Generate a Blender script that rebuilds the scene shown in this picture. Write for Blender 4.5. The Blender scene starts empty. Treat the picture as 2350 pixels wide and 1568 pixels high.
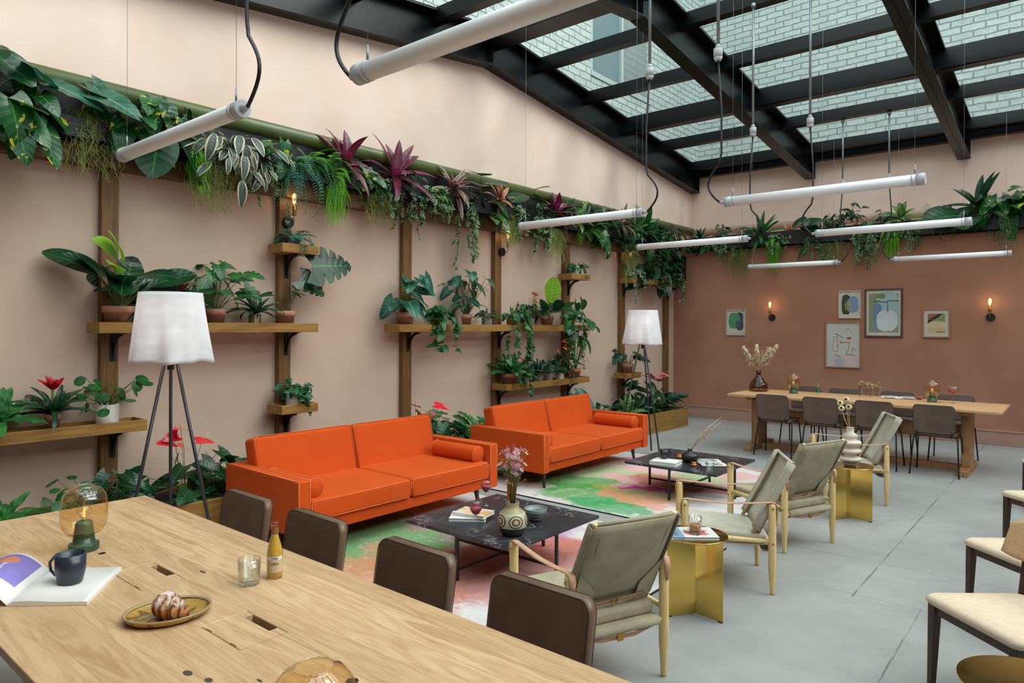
import bpy, math, random
from mathutils import Vector, Matrix
S = bpy.context.scene
C = S.collection
PI = math.pi
# ---------------------------------------------------------------- camera, sky, exposure
cam_d = bpy.data.cameras.new('camera'); cam = bpy.data.objects.new('camera', cam_d); C.objects.link(cam)
cam_d.sensor_width = 36.0; cam_d.lens = 36.0*1575/2350; cam_d.shift_y = -37/2350.0
cam_d.clip_start = 0.05; cam_d.clip_end = 200
yaw = math.radians(40); roll = 0.0037
cam.matrix_world = Matrix.Translation((0, 0, 1.65)) @ Matrix.Rotation(yaw, 4, 'Z') @ Matrix.Rotation(PI/2, 4, 'X') @ Matrix.Rotation(roll, 4, 'Z')
S.camera = cam
S.view_settings.view_transform = 'Standard'; S.view_settings.look = 'None'
S.view_settings.exposure = 0.34; S.view_settings.gamma = 1.0; S.view_settings.use_curve_mapping = False
W = bpy.data.worlds.new('sky'); S.world = W; W.use_nodes = True
wn = W.node_tree.nodes; bg = wn['Background']
bg.inputs[0].default_value = (0.88, 0.95, 1.0, 1); bg.inputs[1].default_value = 2.7
try:
    S.cycles.use_denoising = True; S.cycles.max_bounces = 8; S.cycles.diffuse_bounces = 4
    S.cycles.glossy_bounces = 4; S.cycles.transmission_bounces = 8; S.cycles.transparent_max_bounces = 16
    S.cycles.sample_clamp_indirect = 6.0; S.cycles.caustics_reflective = False; S.cycles.caustics_refractive = False
except Exception: pass
sun_d = bpy.data.lights.new('soft_daylight', 'SUN'); sun_d.energy = 3.2; sun_d.angle = math.radians(50); sun_d.color = (1, .97, .93)
sun = bpy.data.objects.new('soft_daylight', sun_d); C.objects.link(sun)
sun.rotation_euler = (math.radians(-22), math.radians(38), 0)

# ---------------------------------------------------------------- mesh helpers
def V(*a): return Vector(a)
class MB:
    def __init__(s): s.v = []; s.f = []; s.uv = []; s.sm = []; s.mi = []; s.cur = 0
    def vert(s, p, uv=(0, 0)): s.v.append((p[0], p[1], p[2])); s.uv.append(uv); return len(s.v)-1
    def face(s, ids, sm=False): s.f.append(tuple(ids)); s.sm.append(sm); s.mi.append(s.cur)
    def box(s, x0, x1, y0, y1, z0, z1, M=None):
        ps = [V(x, y, z) for z in (z0, z1) for y in (y0, y1) for x in (x0, x1)]
        if M is not None: ps = [M @ p for p in ps]
        b = len(s.v)
        for p in ps: s.vert(p)
        for q in ((0, 2, 3, 1), (4, 5, 7, 6), (0, 1, 5, 4), (2, 6, 7, 3), (0, 4, 6, 2), (1, 3, 7, 5)): s.face([b+i for i in q])
        return s
    def bar(s, a, b, w, h=None, up=(0, 0, 1), w1=None, h1=None):
        h = h or w; w1 = w1 or w; h1 = h1 or h
        a = Vector(a); b = Vector(b); d = (b-a).normalized(); u = Vector(up)
        if abs(d.dot(u)) > .98: u = V(1, 0, 0)
        sx = d.cross(u).normalized(); uy = sx.cross(d)
        n = len(s.v)
        for c, ww, hh in ((a, w, h), (b, w1, h1)):
            for i, j in ((-1, -1), (1, -1), (1, 1), (-1, 1)): s.vert(c+sx*i*ww/2+uy*j*hh/2)
        s.face([n+3, n+2, n+1, n]); s.face([n+4, n+5, n+6, n+7])
        for i in range(4): s.face([n+i, n+(i+1) % 4, n+4+(i+1) % 4, n+4+i])
        return s
    def tube(s, pts, r, seg=8, cap=True):
        pts = [Vector(p) for p in pts]; n = len(pts); rr = r if isinstance(r, (list, tuple)) else [r]*n
        prev = None; rings = []
        for i, p in enumerate(pts):
            d = (pts[min(i+1, n-1)]-pts[max(i-1, 0)])
            d = d.normalized() if d.length > 1e-9 else V(0, 0, 1)
            if prev is None:
                u = V(0, 0, 1) if abs(d.z) < .9 else V(1, 0, 0); a = d.cross(u).normalized()
            else:
                a = prev-d*prev.dot(d); a = a.normalized() if a.length > 1e-6 else d.orthogonal().normalized()
            prev = a; b = d.cross(a)
            rings.append([s.vert(p+(a*math.cos(2*PI*k/seg)+b*math.sin(2*PI*k/seg))*rr[i], (k/seg, i/(n-1 or 1))) for k in range(seg)])
        for i in range(n-1):
            for k in range(seg): s.face([rings[i][k], rings[i][(k+1) % seg], rings[i+1][(k+1) % seg], rings[i+1][k]], True)
        if cap and seg > 2: s.face(rings[0][::-1]); s.face(rings[-1])
        return s
    def cyl(s, a, b, r, r1=None, seg=16): return s.tube([a, b], [r, r if r1 is None else r1], seg)
    def lathe(s, prof, c=(0, 0, 0), seg=24, sx=1, sy=1, rib=0, nr=0, close=False, M=None):
        c = Vector(c); rings = []
        for i, (r, z) in enumerate(prof):
            ring = []
            for k in range(seg):
                a = 2*PI*k/seg; q = r*(1+rib*math.cos(nr*a))
                p = c+V(q*math.cos(a)*sx, q*math.sin(a)*sy, z)
                if M is not None: p = M @ p
                ring.append(s.vert(p, (k/seg, i/(len(prof)-1))))
            rings.append(ring)
        for i in range(len(prof)-1):
            for k in range(seg): s.face([rings[i][k], rings[i][(k+1) % seg], rings[i+1][(k+1) % seg], rings[i+1][k]], True)
        if close or prof[0][0] > 1e-4: s.face(rings[0][::-1])
        if (close or prof[-1][0] > 1e-4) and prof[-1][0] > 0: s.face(rings[-1])
        return s
    def shell(s, prof, c=(0, 0, 0), seg=24, **k):   # open vessel, profile already goes out and back in: no caps
        n = len(s.f); s.lathe([(max(r, 1e-5), z) for r, z in prof], c, seg, **k)
        # drop caps
        for _ in range(2):
            if s.f and len(s.f[-1]) == seg: s.f.pop(); s.sm.pop(); s.mi.pop()
        return s
    def sphere(s, c, r, seg=14, rings=8, sz=1):
        prof = [(max(1e-5, r*math.sin(PI*i/rings)), -r*sz*math.cos(PI*i/rings)) for i in range(rings+1)]
        s.lathe(prof, c, seg); return s
    def prism(s, poly, z0, z1, M=None):
        n = len(poly); b = len(s.v)
        for z in (z0, z1):
            for x, y in poly:
                p = V(x, y, z); s.vert(M @ p if M is not None else p)
        s.face([b+i for i in range(n)][::-1]); s.face([b+n+i for i in range(n)])
        for i in range(n): s.face([b+i, b+(i+1) % n, b+n+(i+1) % n, b+n+i])
        return s
    def grid(s, fn, nu, nv, close=False):
        b = len(s.v)
        for j in range(nv+1):
            for i in range(nu+1): s.vert(fn(i/nu, j/nv), (i/nu, j/nv))
        for j in range(nv):
            for i in range(nu):
                q = b+j*(nu+1)+i; s.face([q, q+1, q+nu+2, q+nu+1], True)
        return s
    def clampx(s, x0):
        s.v = [(max(x, x0), y, z) for x, y, z in s.v]
    def mesh(s, name, mats):
        me = bpy.data.meshes.new(name); me.from_pydata(s.v, [], s.f)
        me.polygons.foreach_set('use_smooth', s.sm); me.polygons.foreach_set('material_index', s.mi)
        uvl = me.uv_layers.new(name='UVMap')
        lv = [0]*len(me.loops); me.loops.foreach_get('vertex_index', lv)
        out = []
        for i in lv: out += s.uv[i]
        uvl.data.foreach_set('uv', out)
        for m in (mats if isinstance(mats, (list, tuple)) else [mats]): me.materials.append(m)
        me.update(); return me
def link(name, mb, mat, parent=None, loc=(0, 0, 0), rz=0, bev=0, seg=2, solid=0, subd=0, label=None, smooth=False):
    o = bpy.data.objects.new(name, mb.mesh(name, mat) if isinstance(mb, MB) else mb); C.objects.link(o)
    o.location = loc; o.rotation_euler = (0, 0, rz)
    if parent is not None: o.parent = parent
    if label: o['label'] = label
    if solid:
        m = o.modifiers.new('s', 'SOLIDIFY'); m.thickness = solid; m.offset = 0
    if bev:
        m = o.modifiers.new('b', 'BEVEL'); m.width = bev; m.segments = seg; m.limit_method = 'ANGLE'; m.angle_limit = math.radians(40)
        m.harden_normals = False
        if seg >= 2: o.data.polygons.foreach_set('use_smooth', [True]*len(o.data.polygons))
    if subd:
        m = o.modifiers.new('u', 'SUBSURF'); m.levels = subd; m.render_levels = subd
        o.data.polygons.foreach_set('use_smooth', [True]*len(o.data.polygons))
    if bev and seg >= 2:
        m = o.modifiers.new('w', 'WEIGHTED_NORMAL'); m.keep_sharp = True
    return o
def thing(name, label, cat, loc=(0, 0, 0), rz=0, group=None):
    o = bpy.data.objects.new(name, None); C.objects.link(o); o.empty_display_size = .1
    o.location = loc; o.rotation_euler = (0, 0, rz); o['label'] = label; o['category'] = cat
    if group: o['group'] = group
    return o
def tag(o, label, cat, group=None):
    o['label'] = label; o['category'] = cat
    if group: o['group'] = group
    return o
def struct(name, mb, mat, **k):
    o = link(name, mb, mat, **k); o['kind'] = 'structure'; return o
def dup(root, loc, rz, label, group=None):
    r = root.copy(); C.objects.link(r); r.location = loc; r.rotation_euler = (0, 0, rz); r['label'] = label
    if group: r['group'] = group
    for ch in list(root.children):
        c = ch.copy(); C.objects.link(c); c.parent = r
        for g in list(ch.children):
            d = g.copy(); C.objects.link(d); d.parent = c
    return r

# ---------------------------------------------------------------- materials
def lin(h):
    if isinstance(h, str):
        r = [int(h[i:i+2], 16)/255 for i in (0, 2, 4)]
        return tuple((c/12.92 if c <= .04045 else ((c+.055)/1.055)**2.4) for c in r)+(1,)
    return tuple(h)+(1,) if len(h) == 3 else h
class N:
    """tiny expression helper over shader math nodes"""
    def __init__(s, nt): s.nt = nt
    def add(s, t, **k):
        n = s.nt.nodes.new(t)
        for a, b in k.items(): setattr(n, a, b)
        return n
    def put(s, n, i, v):
        if hasattr(v, 'is_output'): s.nt.links.new(v, n.inputs[i])
        else: n.inputs[i].default_value = v
    def m(s, op, *a):
        n = s.add('ShaderNodeMath', operation=op)
        for i, v in enumerate(a): s.put(n, i, v)
        return n.outputs[0]
    def ss(s, e0, e1, x):
        n = s.add('ShaderNodeMapRange', interpolation_type='SMOOTHSTEP')
        s.put(n, 0, x); s.put(n, 1, e0); s.put(n, 2, e1); n.inputs[3].default_value = 0; n.inputs[4].default_value = 1
        return n.outputs[0]
    def mix(s, f, a, b, blend='MIX'):
        n = s.add('ShaderNodeMixRGB', blend_type=blend)
        s.put(n, 0, f); s.put(n, 1, lin(a) if isinstance(a, (str, tuple)) else a); s.put(n, 2, lin(b) if isinstance(b, (str, tuple)) else b)
        return n.outputs[0]
    def co(s, kind='Object', scale=(1, 1, 1), rot=(0, 0, 0), loc=(0, 0, 0)):
        t = s.add('ShaderNodeTexCoord'); mp = s.add('ShaderNodeMapping')
        s.nt.links.new(t.outputs[kind], mp.inputs[0]); mp.inputs['Scale'].default_value = scale
        mp.inputs['Rotation'].default_value = rot; mp.inputs['Location'].default_value = loc
        return mp.outputs[0]
    def noise(s, v=None, sc=5, det=4, rough=.5, dist=0, col=False):
        n = s.add('ShaderNodeTexNoise')
        if v is not None: s.nt.links.new(v, n.inputs['Vector'])
        n.inputs['Scale'].default_value = sc; n.inputs['Detail'].default_value = det
        n.inputs['Roughness'].default_value = rough; n.inputs['Distortion'].default_value = dist
        return n.outputs['Color' if col else 'Fac']
    def xyz(s, v):
        n = s.add('ShaderNodeSeparateXYZ'); s.nt.links.new(v, n.inputs[0]); return n.outputs
    def comb(s, x, y, z=0):
        n = s.add('ShaderNodeCombineXYZ'); s.put(n, 0, x); s.put(n, 1, y); s.put(n, 2, z); return n.outputs[0]
    def bump(s, h, st=.3, d=.01):
        n = s.add('ShaderNodeBump'); n.inputs['Strength'].default_value = st; n.inputs['Distance'].default_value = d
        s.nt.links.new(h, n.inputs['Height']); return n.outputs[0]
MATS = {}
def mat(name, col=None, rough=.5, metal=0, spec=None, fn=None, **kw):
    if name in MATS: return MATS[name]
    m = bpy.data.materials.new(name); m.use_nodes = True; nt = m.node_tree; b = nt.nodes['Principled BSDF']
    if col is not None: b.inputs['Base Color'].default_value = lin(col)
    b.inputs['Roughness'].default_value = rough; b.inputs['Metallic'].default_value = metal
    if spec is not None: b.inputs['Specular IOR Level'].default_value = spec
    for k, v in kw.items():
        b.inputs[k.replace('_', ' ')].default_value = v
    if fn:
        n = N(nt); r = fn(n, b) or {}
        for k, v in r.items(): nt.links.new(v, b.inputs[k])
    MATS[name] = m; return m
def speck(c1, c2, sc=8, det=4, rough=None, bump=0, bsc=None, stretch=(1, 1, 1), lo=.35, hi=.65, bd=.01):
    def fn(n, b):
        v = n.co(scale=stretch); f = n.ss(lo, hi, n.noise(v, sc, det)); r = {'Base Color': n.mix(f, c1, c2)}
        if bump: r['Normal'] = n.bump(n.noise(v, bsc or sc*4, 5), bump, bd)
        return r
    return fn
def wood(c1, c2, c3, axis='x', ring=7, scale=1.0, plank=0, rough=.5):
    def fn(n, b):
        st = {'x': (1, 9, 9), 'y': (9, 1, 9), 'z': (9, 9, 1)}[axis]
        v0 = n.co(); v = v0
        X = n.xyz(v0); across = X[1] if axis == 'x' else X[0]
        if plank:
            pid = n.m('FLOOR', n.m('DIVIDE', across, plank))
            wn_ = n.add('ShaderNodeTexWhiteNoise', noise_dimensions='1D'); n.nt.links.new(pid, wn_.inputs['W'])
            off = wn_.outputs['Value']
            along = n.m('ADD', X[0] if axis == 'x' else X[1], n.m('MULTIPLY', off, 17.3))
            v0 = n.comb(along, n.m('ADD', across, n.m('MULTIPLY', off, 3.1)), X[2]) if axis == 'x' else n.comb(n.m('ADD', across, n.m('MULTIPLY', off, 3.1)), along, X[2])
        mp = n.add('ShaderNodeMapping'); n.nt.links.new(v0, mp.inputs[0]); mp.inputs['Scale'].default_value = tuple(a*scale for a in st)
        v = mp.outputs[0]
        big = n.noise(v, .9, 3, .5, 1.2)
        g = n.m('FRACT', n.m('MULTIPLY', big, ring))
        g = n.m('ABSOLUTE', n.m('SUBTRACT', n.m('MULTIPLY', g, 2), 1))
        fine = n.noise(v, 6, 6, .7)
        c = n.mix(n.ss(.2, .9, g), c1, c2)
        c = n.mix(n.m('MULTIPLY', n.ss(.45, .75, fine), .55), c, c3)
        c = n.mix(n.m('MULTIPLY', n.ss(.58, .72, big), .5), c, c3)
        if plank:
            c = n.mix(n.m('MULTIPLY', n.ss(.2, 1, off), .35), c, c3)
            fr = n.m('FRACT', n.m('DIVIDE', across, plank))
            edge = n.m('LESS_THAN', n.m('MINIMUM', fr, n.m('SUBTRACT', 1, fr)), .008)
            c = n.mix(n.m('MULTIPLY', edge, .35), c, '5a4020')
        return {'Base Color': c, 'Normal': n.bump(fine, .12, .004)}
    return fn
def leafmat(name, c1, c2, rib=None, margin=None, blotch=None, bsc=6, rough=.35, center=None, trans=.25, ribw=.03, bands=None):
    if name in MATS: return MATS[name]
    m = bpy.data.materials.new(name); m.use_nodes = True; nt = m.node_tree; b = nt.nodes['Principled BSDF']; n = N(nt)
    uv = n.co('UV'); U = n.xyz(uv); ob = n.co('Object')
    au = n.m('ABSOLUTE', n.m('SUBTRACT', n.m('MULTIPLY', U[0], 2), 1))
    c = n.mix(n.ss(.35, .65, n.noise(ob, 7, 2)), c1, c2)
    vein = n.m('ABSOLUTE', n.m('SUBTRACT', n.m('FRACT', n.m('ADD', n.m('MULTIPLY', U[1], 7), n.m('MULTIPLY', au, -1.2))), .5))
    c = n.mix(n.m('MULTIPLY', n.ss(.42, .5, vein), .25), c, rib or c2)
    if center: c = n.mix(n.ss(.5, .1, au), c, center)
    if bands: c = n.mix(n.m('MULTIPLY', n.ss(.25, .4, vein), n.ss(.95, .6, au)), c, bands)
    if blotch: c = n.mix(n.m('MULTIPLY', n.ss(.62, .655, n.noise(ob, bsc*2.6, 2, .5, .4)), .9), c, blotch)
    if margin: c = n.mix(n.ss(.72, .85, n.m('ADD', au, n.m('MULTIPLY', n.noise(ob, 40, 1), .15))), c, margin)
    if rib: c = n.mix(n.m('MULTIPLY', n.ss(ribw*2, ribw, au), .8), c, rib)
    nt.links.new(c, b.inputs['Base Color']); b.inputs['Roughness'].default_value = rough
    nt.links.new(n.bump(vein, .25, .01), b.inputs['Normal'])
    tr = nt.nodes.new('ShaderNodeBsdfTranslucent'); nt.links.new(c, tr.inputs[0])
    mx = nt.nodes.new('ShaderNodeMixShader'); mx.inputs[0].default_value = trans
    nt.links.new(b.outputs[0], mx.inputs[1]); nt.links.new(tr.outputs[0], mx.inputs[2])
    nt.links.new(mx.outputs[0], nt.nodes['Material Output'].inputs[0]); MATS[name] = m; return m
def thin_glass(name, tint, gl=.12, rough=.02):
    m = bpy.data.materials.new(name); m.use_nodes = True; nt = m.node_tree; nt.nodes.clear()
    o = nt.nodes.new('ShaderNodeOutputMaterial'); t = nt.nodes.new('ShaderNodeBsdfTransparent'); g = nt.nodes.new('ShaderNodeBsdfGlossy')
    t.inputs[0].default_value = lin(tint); g.inputs['Roughness'].default_value = rough
    lw = nt.nodes.new('ShaderNodeLayerWeight'); lw.inputs[0].default_value = .5
    pw = nt.nodes.new('ShaderNodeMath'); pw.operation = 'POWER'; nt.links.new(lw.outputs['Facing'], pw.inputs[0]); pw.inputs[1].default_value = 4
    mr = nt.nodes.new('ShaderNodeMapRange'); nt.links.new(pw.outputs[0], mr.inputs[0]); mr.inputs[3].default_value = gl*.3; mr.inputs[4].default_value = min(1, gl*3.5)
    mx = nt.nodes.new('ShaderNodeMixShader'); nt.links.new(mr.outputs[0], mx.inputs[0])
    nt.links.new(t.outputs[0], mx.inputs[1]); nt.links.new(g.outputs[0], mx.inputs[2]); nt.links.new(mx.outputs[0], o.inputs[0])
    MATS[name] = m; return m
def emit(name, col, st):
    m = bpy.data.materials.new(name); m.use_nodes = True; b = m.node_tree.nodes['Principled BSDF']
    b.inputs['Base Color'].default_value = lin(col); b.inputs['Emission Color'].default_value = lin(col); b.inputs['Emission Strength'].default_value = st
    MATS[name] = m; return m
M_wall = mat('blush_paint', rough=.75, spec=.2, fn=speck('cfb4a2', 'd3baa8', 2.5, 3, bump=.03, bsc=60, bd=.002))
M_wallup = mat('blush_paint_lit', rough=.75, spec=.2, fn=speck('ead0c0', 'edd6c8', 2.5, 3))  # blush paint lightened; brighter light on the upper walls put into the colour
M_terra = mat('terracotta_plaster_paint', rough=.7, spec=.2, fn=speck('a67660', 'b2826a', 1.6, 6, bump=.05, bsc=40, lo=.3, hi=.7, bd=.002))
M_base = mat('skirting_paint', rough=.45, fn=speck('b08b7c', 'b68f80', 3))
M_black = mat('black_steel_paint', '0c0d0f', .45)
M_rafter = mat('black_rafter_paint', rough=.32, spec=.3, fn=speck('050809', '080c0d', 3))
M_tube = mat('black_powder_coat', '101112', .4)
M_soil = mat('potting_soil', rough=.95, fn=speck('1d140e', '33251a', 60))
M_post = mat('stained_timber_post', rough=.55, fn=wood('7c5a32', '6c4c28', '4c341a', 'z', 5))
M_shelf = mat('stained_timber_shelf', rough=.5, fn=wood('a27a3c', '936c33', '6e4c22', 'y', 5))
M_oakx = mat('oak_planks', rough=.42, fn=wood('d6b48c', 'c8a47c', 'a17b54', 'x', 6, 1.1, plank=.11))
M_oakfar = mat('pale_oak', rough=.42, fn=wood('dcb284', 'd0a274', 'b98858', 'x', 6, .8, plank=.12))
M_oakdk = mat('oak_leg', rough=.5, fn=wood('b08458', 'a0754a', '805a36', 'z', 5))
M_ash = mat('pale_ash_wood', rough=.45, fn=wood('e6cc92', 'dfc184', 'c9a768', 'z', 6))
M_walnut = mat('dark_walnut', rough=.45, fn=wood('4a3226', '3e281e', '2c1b14', 'z', 6))
M_terrapot = mat('terracotta_clay', rough=.85, fn=speck('bf8f76', 'a9745b', 9, 4, bump=.1))
M_terrapot2 = mat('warm_terracotta_clay', rough=.85, fn=speck('cc8f60', 'b9784c', 9, 4, bump=.1))
M_greypot = mat('grey_stoneware', rough=.8, fn=speck('8d8078', '75695f', 14, 4, bump=.15))
M_whitepot = mat('white_glazed_pot', rough=.5, fn=speck('d8d0c8', 'cfc5bb', 6))
M_brasspot = mat('brassy_pot', rough=.4, metal=.7, fn=speck('8c7456', '6f5b42', 10))
M_velvet = mat('orange_velvet', rough=.8, spec=.15, Sheen_Weight=.3, Sheen_Roughness=.35, Sheen_Tint=(1, .45, .2, 1), fn=speck('cc5119', 'c84e18', 3, 2, bump=.04, bsc=200, bd=.002))
M_pipe = mat('orange_piping', 'e07a44', .7)
M_leather = mat('brown_leather', rough=.42, fn=speck('6e5643', '5c4636', 6, 4, bump=.18, bsc=120, bd=.002))
M_leather2 = mat('taupe_leather', rough=.5, fn=speck('6a584d', '5f4e44', 6, 4, bump=.12, bsc=120, bd=.002))
M_canvas = mat('olive_canvas', rough=.9, spec=.15, fn=speck('a8a08a', '9c947c', 10, 4, bump=.25, bsc=400, bd=.001))
M_canvas2 = mat('stone_canvas', rough=.9, spec=.15, fn=speck('c0bbac', 'b4ae9e', 10, 4, bump=.25, bsc=400, bd=.001))
M_strap = mat('natural_leather_strap', rough=.5, fn=speck('cfa486', 'c09476', 14))
M_tan = mat('tan_leather', rough=.5, fn=speck('a8805e', '987050', 14))
M_brass = mat('polished_brass', 'dcb862', .1, 1.0, fn=lambda n, b: {'Roughness': n.m('ADD', .05, n.m('MULTIPLY', n.noise(n.co(), 5, 3), .12))})
M_brass2 = mat('brass_fitting', 'b8904a', .3, 1.0)
M_steel = mat('galvanised_steel', '8f969a', .4, .6)
M_tubew = mat('opal_plastic', 'f6f6f8', .35)
M_clear = thin_glass('clear_glass', 'fbfdfc', .3)
M_amberg = thin_glass('amber_glass', 'fdf0d4', .35)
M_smoke = thin_glass('smoked_glass', 'c0a898', .2)
M_roofg = thin_glass('greenish_roof_glass', 'eef6f2', .05)
M_frameg = thin_glass('picture_glass', 'ffffff', .1)
M_wine = mat('pink_drink', 'b03c5c', .1)
M_fabric = mat('cream_boucle', rough=.95, spec=.1, fn=lambda n, b: {'Base Color': n.mix(n.ss(.3, .7, n.noise(n.co(), 90, 2)), 'd8b48e', 'cfa880'), 'Normal': n.bump(n.m('SINE', n.m('MULTIPLY', n.xyz(n.co())[2], 900)), .3, .002)})
M_seatf = mat('cream_wool_seat', rough=.95, spec=.1, fn=speck('e4d0b8', 'e0cab0', 30, 2, bump=.3, bsc=300, bd=.002))
M_shade = leafmat('white_linen_shade', 'f2f2f4', 'eaeaed', rough=.9, trans=.45)
M_white = mat('white_paper', 'e9e7e3', .6)
M_cream = mat('cream_ceramic', rough=.55, fn=speck('ddd3c2', 'd4c8b5', 5, bump=.05))
M_green = mat('green_glass_base', '2c4c38', .15)
M_greenc = mat('green_lamp_ceramic', rough=.22, fn=speck('2f4a38', '4e6b50', 6))
M_bulb = emit('warm_filament', 'ffc080', 1.3)
M_darkcer = mat('black_ceramic', '24262c', .3)
M_dry = mat('dried_grass', rough=.95, fn=speck('d9bd94', 'c7a67a', 20))
M_pampas = mat('pampas_plume', rough=1, fn=speck('eedcc2', 'dfc6a4', 20))
M_stem = mat('green_stem', rough=.5, fn=speck('5f7a34', '46622c', 10))
M_stemb = mat('brown_stem', rough=.7, fn=speck('5b4630', '44331f', 10))
M_cop = mat('copper_glass', 'b06a34', .15, .4)
# ================================================================ THE SETTING
def floor_fn(n, b):
    v = n.co(); X = n.xyz(v); x, y = X[0], X[1]
    big = n.noise(v, .7, 5, .6); c = n.mix(n.ss(.35, .65, big), 'a9aaa8', '9b9c9b')
    c = n.mix(n.m('MULTIPLY', n.ss(.42, .72, n.noise(v, 5, 9, .78)), .55), c, '8c8e8c')
    c = n.mix(n.m('MULTIPLY', n.ss(.62, .7, n.noise(n.co(scale=(3, .4, 1)), 2.2, 5, .6, 1.0)), .3), c, '9a9b98')
    wob = n.m('MULTIPLY', n.m('SUBTRACT', n.noise(v, 6, 3), .5), .012)
    msk = None
    for ax, c0, lo, hi, w in ((0, -1.1, 4.55, 12, .006), (1, 5.32, -9, 9, .004), (0, -.74, 0, 4.62, .005), (1, 4.6, -9, -.74, .003), (1, 10.1, -2.1, 9, .004), (0, .35, -9, 12, .005), (1, 2.75, -9, -.74, .003), (0, -3.9, 4, 12, .004), (1, 7.9, -9, -1.1, .003)):
        a, o = (x, y) if ax == 0 else (y, x)
        w *= .7; d = n.m('ABSOLUTE', n.m('SUBTRACT', n.m('ADD', a, wob), c0))
        k = n.m('MULTIPLY', n.ss(w*1.8, w*.6, d), n.m('MULTIPLY', n.m('GREATER_THAN', o, lo), n.m('LESS_THAN', o, hi)))
        msk = k if msk is None else n.m('MAXIMUM', msk, k)
    c = n.mix(n.m('MULTIPLY', msk, n.ss(.3, .6, n.noise(v, 3, 3))), c, '6c6f6e')
    return {'Base Color': c, 'Roughness': n.m('ADD', .36, n.m('MULTIPLY', n.noise(v, 3, 5), .2)), 'Normal': n.bump(n.m('SUBTRACT', n.noise(v, 25, 5), n.m('MULTIPLY', msk, 2)), .06, .004)}
M_floor = mat('polished_concrete', rough=.42, spec=.4, fn=floor_fn)
LX, BY, BY2, ZE = -5.9, 11.7, 12.46, 3.47
struct('floor', MB().box(-6.3, 3.4, -2.4, 12.9, -.12, 0), M_floor)
struct('wall_left', MB().box(-6.1, LX, -2.4, 12.66, 0, ZE), M_wall)
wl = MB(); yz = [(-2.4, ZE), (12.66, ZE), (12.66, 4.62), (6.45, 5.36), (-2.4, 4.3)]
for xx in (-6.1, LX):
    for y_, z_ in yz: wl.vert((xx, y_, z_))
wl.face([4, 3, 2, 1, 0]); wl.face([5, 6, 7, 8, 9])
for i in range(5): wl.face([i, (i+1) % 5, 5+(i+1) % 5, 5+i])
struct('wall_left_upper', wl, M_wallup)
struct('wall_back', MB().box(LX, 3.3, BY, BY+.76, 0, 3.22), M_terra)
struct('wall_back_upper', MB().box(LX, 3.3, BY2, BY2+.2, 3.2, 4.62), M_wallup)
struct('wall_near', MB().box(LX, 3.3, -2.4, -2.2, 0, 3.84), M_terra)
wr = MB()
for y0, y1, z0, z1 in ((-2.2, 12.46, 0, 4.2),):
    wr.box(3.1, 3.3, y0, y1, z0, z1)
struct('wall_right', wr, M_terra)
# thin slice of wall edge at the corner, skirtings
struct('baseboard_back', MB().box(LX, 3.1, BY-.018, BY, 0, .19).box(LX, 3.1, BY-.03, BY, .19, .215), M_base, bev=.004)
# rounded lip under the upper wall and black board behind the plants
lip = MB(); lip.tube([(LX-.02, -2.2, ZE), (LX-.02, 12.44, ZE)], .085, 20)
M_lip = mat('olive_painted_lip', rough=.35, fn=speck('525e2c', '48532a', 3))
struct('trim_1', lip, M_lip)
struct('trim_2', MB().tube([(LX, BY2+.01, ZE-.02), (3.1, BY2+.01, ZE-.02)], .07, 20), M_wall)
struct('shade_board', MB().box(LX, LX+.02, -2.2, 11.62, 2.97, ZE-.04), M_black)  # black board put in for the shade between lip and rail
# ---------------------------------------------------------------- roof
def zr(y): return 5.40-.121*abs(y-6.45)      # underside of the glass
Y0r, Y1r = -2.3, 12.42
def rafter(name, x, label, half=False):
    m = MB(); T = .012
    for ya, yb in ((Y0r, 6.45), (6.45, Y1r)):
        za, zb = zr(ya), zr(yb); D = .475
        x0, x1 = x-.088, x+.088
        for (lo, hi, xa, xb) in ((-D, -D+.018, x0, x1), (-.018, 0, x0, x1), (-D, 0, x-T/2, x+T/2)):
            b = len(m.v)
            for yy, zz in ((ya, za), (yb, zb)):
                for xx in (xa, xb):
                    for k in (lo, hi): m.vert((xx, yy, zz+k))
            for q in ((0, 1, 3, 2), (4, 6, 7, 5), (0, 4, 5, 1), (2, 3, 7, 6), (1, 5, 7, 3), (0, 2, 6, 4)): m.face([b+i for i in q])
    for yy in (6.45, Y1r-.006, 1.2):
        m.box(x-.08, x+.08, yy-.008, yy+.008, zr(yy)-.47, zr(yy)-.01)
    o = link('roof_rafter', m, M_rafter); tag(o, label, 'roof beam', 'rafters of the glass roof'); return o
rafter('roof_rafter', LX+.09, 'black steel roof rafter running along the left wall')
rafter('roof_rafter', -3.69, 'black steel roof rafter, second from the left wall')
rafter('roof_rafter', -1.45, 'black steel roof rafter nearest the right of the picture')
rafter('roof_rafter', .79, 'black steel roof rafter beyond the right edge')
xs = [LX+.09, -3.69, -1.45, .79, 3.03]
pur = [(-1.4, .13, .16), (-.25, .13, .16), (.9, .13, .16), (2.02, .13, .16), (3.18, .2, .26), (4.34, .13, .16), (5.5, .13, .16), (6.45, .3, .24), (7.42, .13, .16), (8.60, .13, .16), (9.74, .22, .24), (10.86, .13, .16), (12.05, .12, .16)]
k = 0
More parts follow.
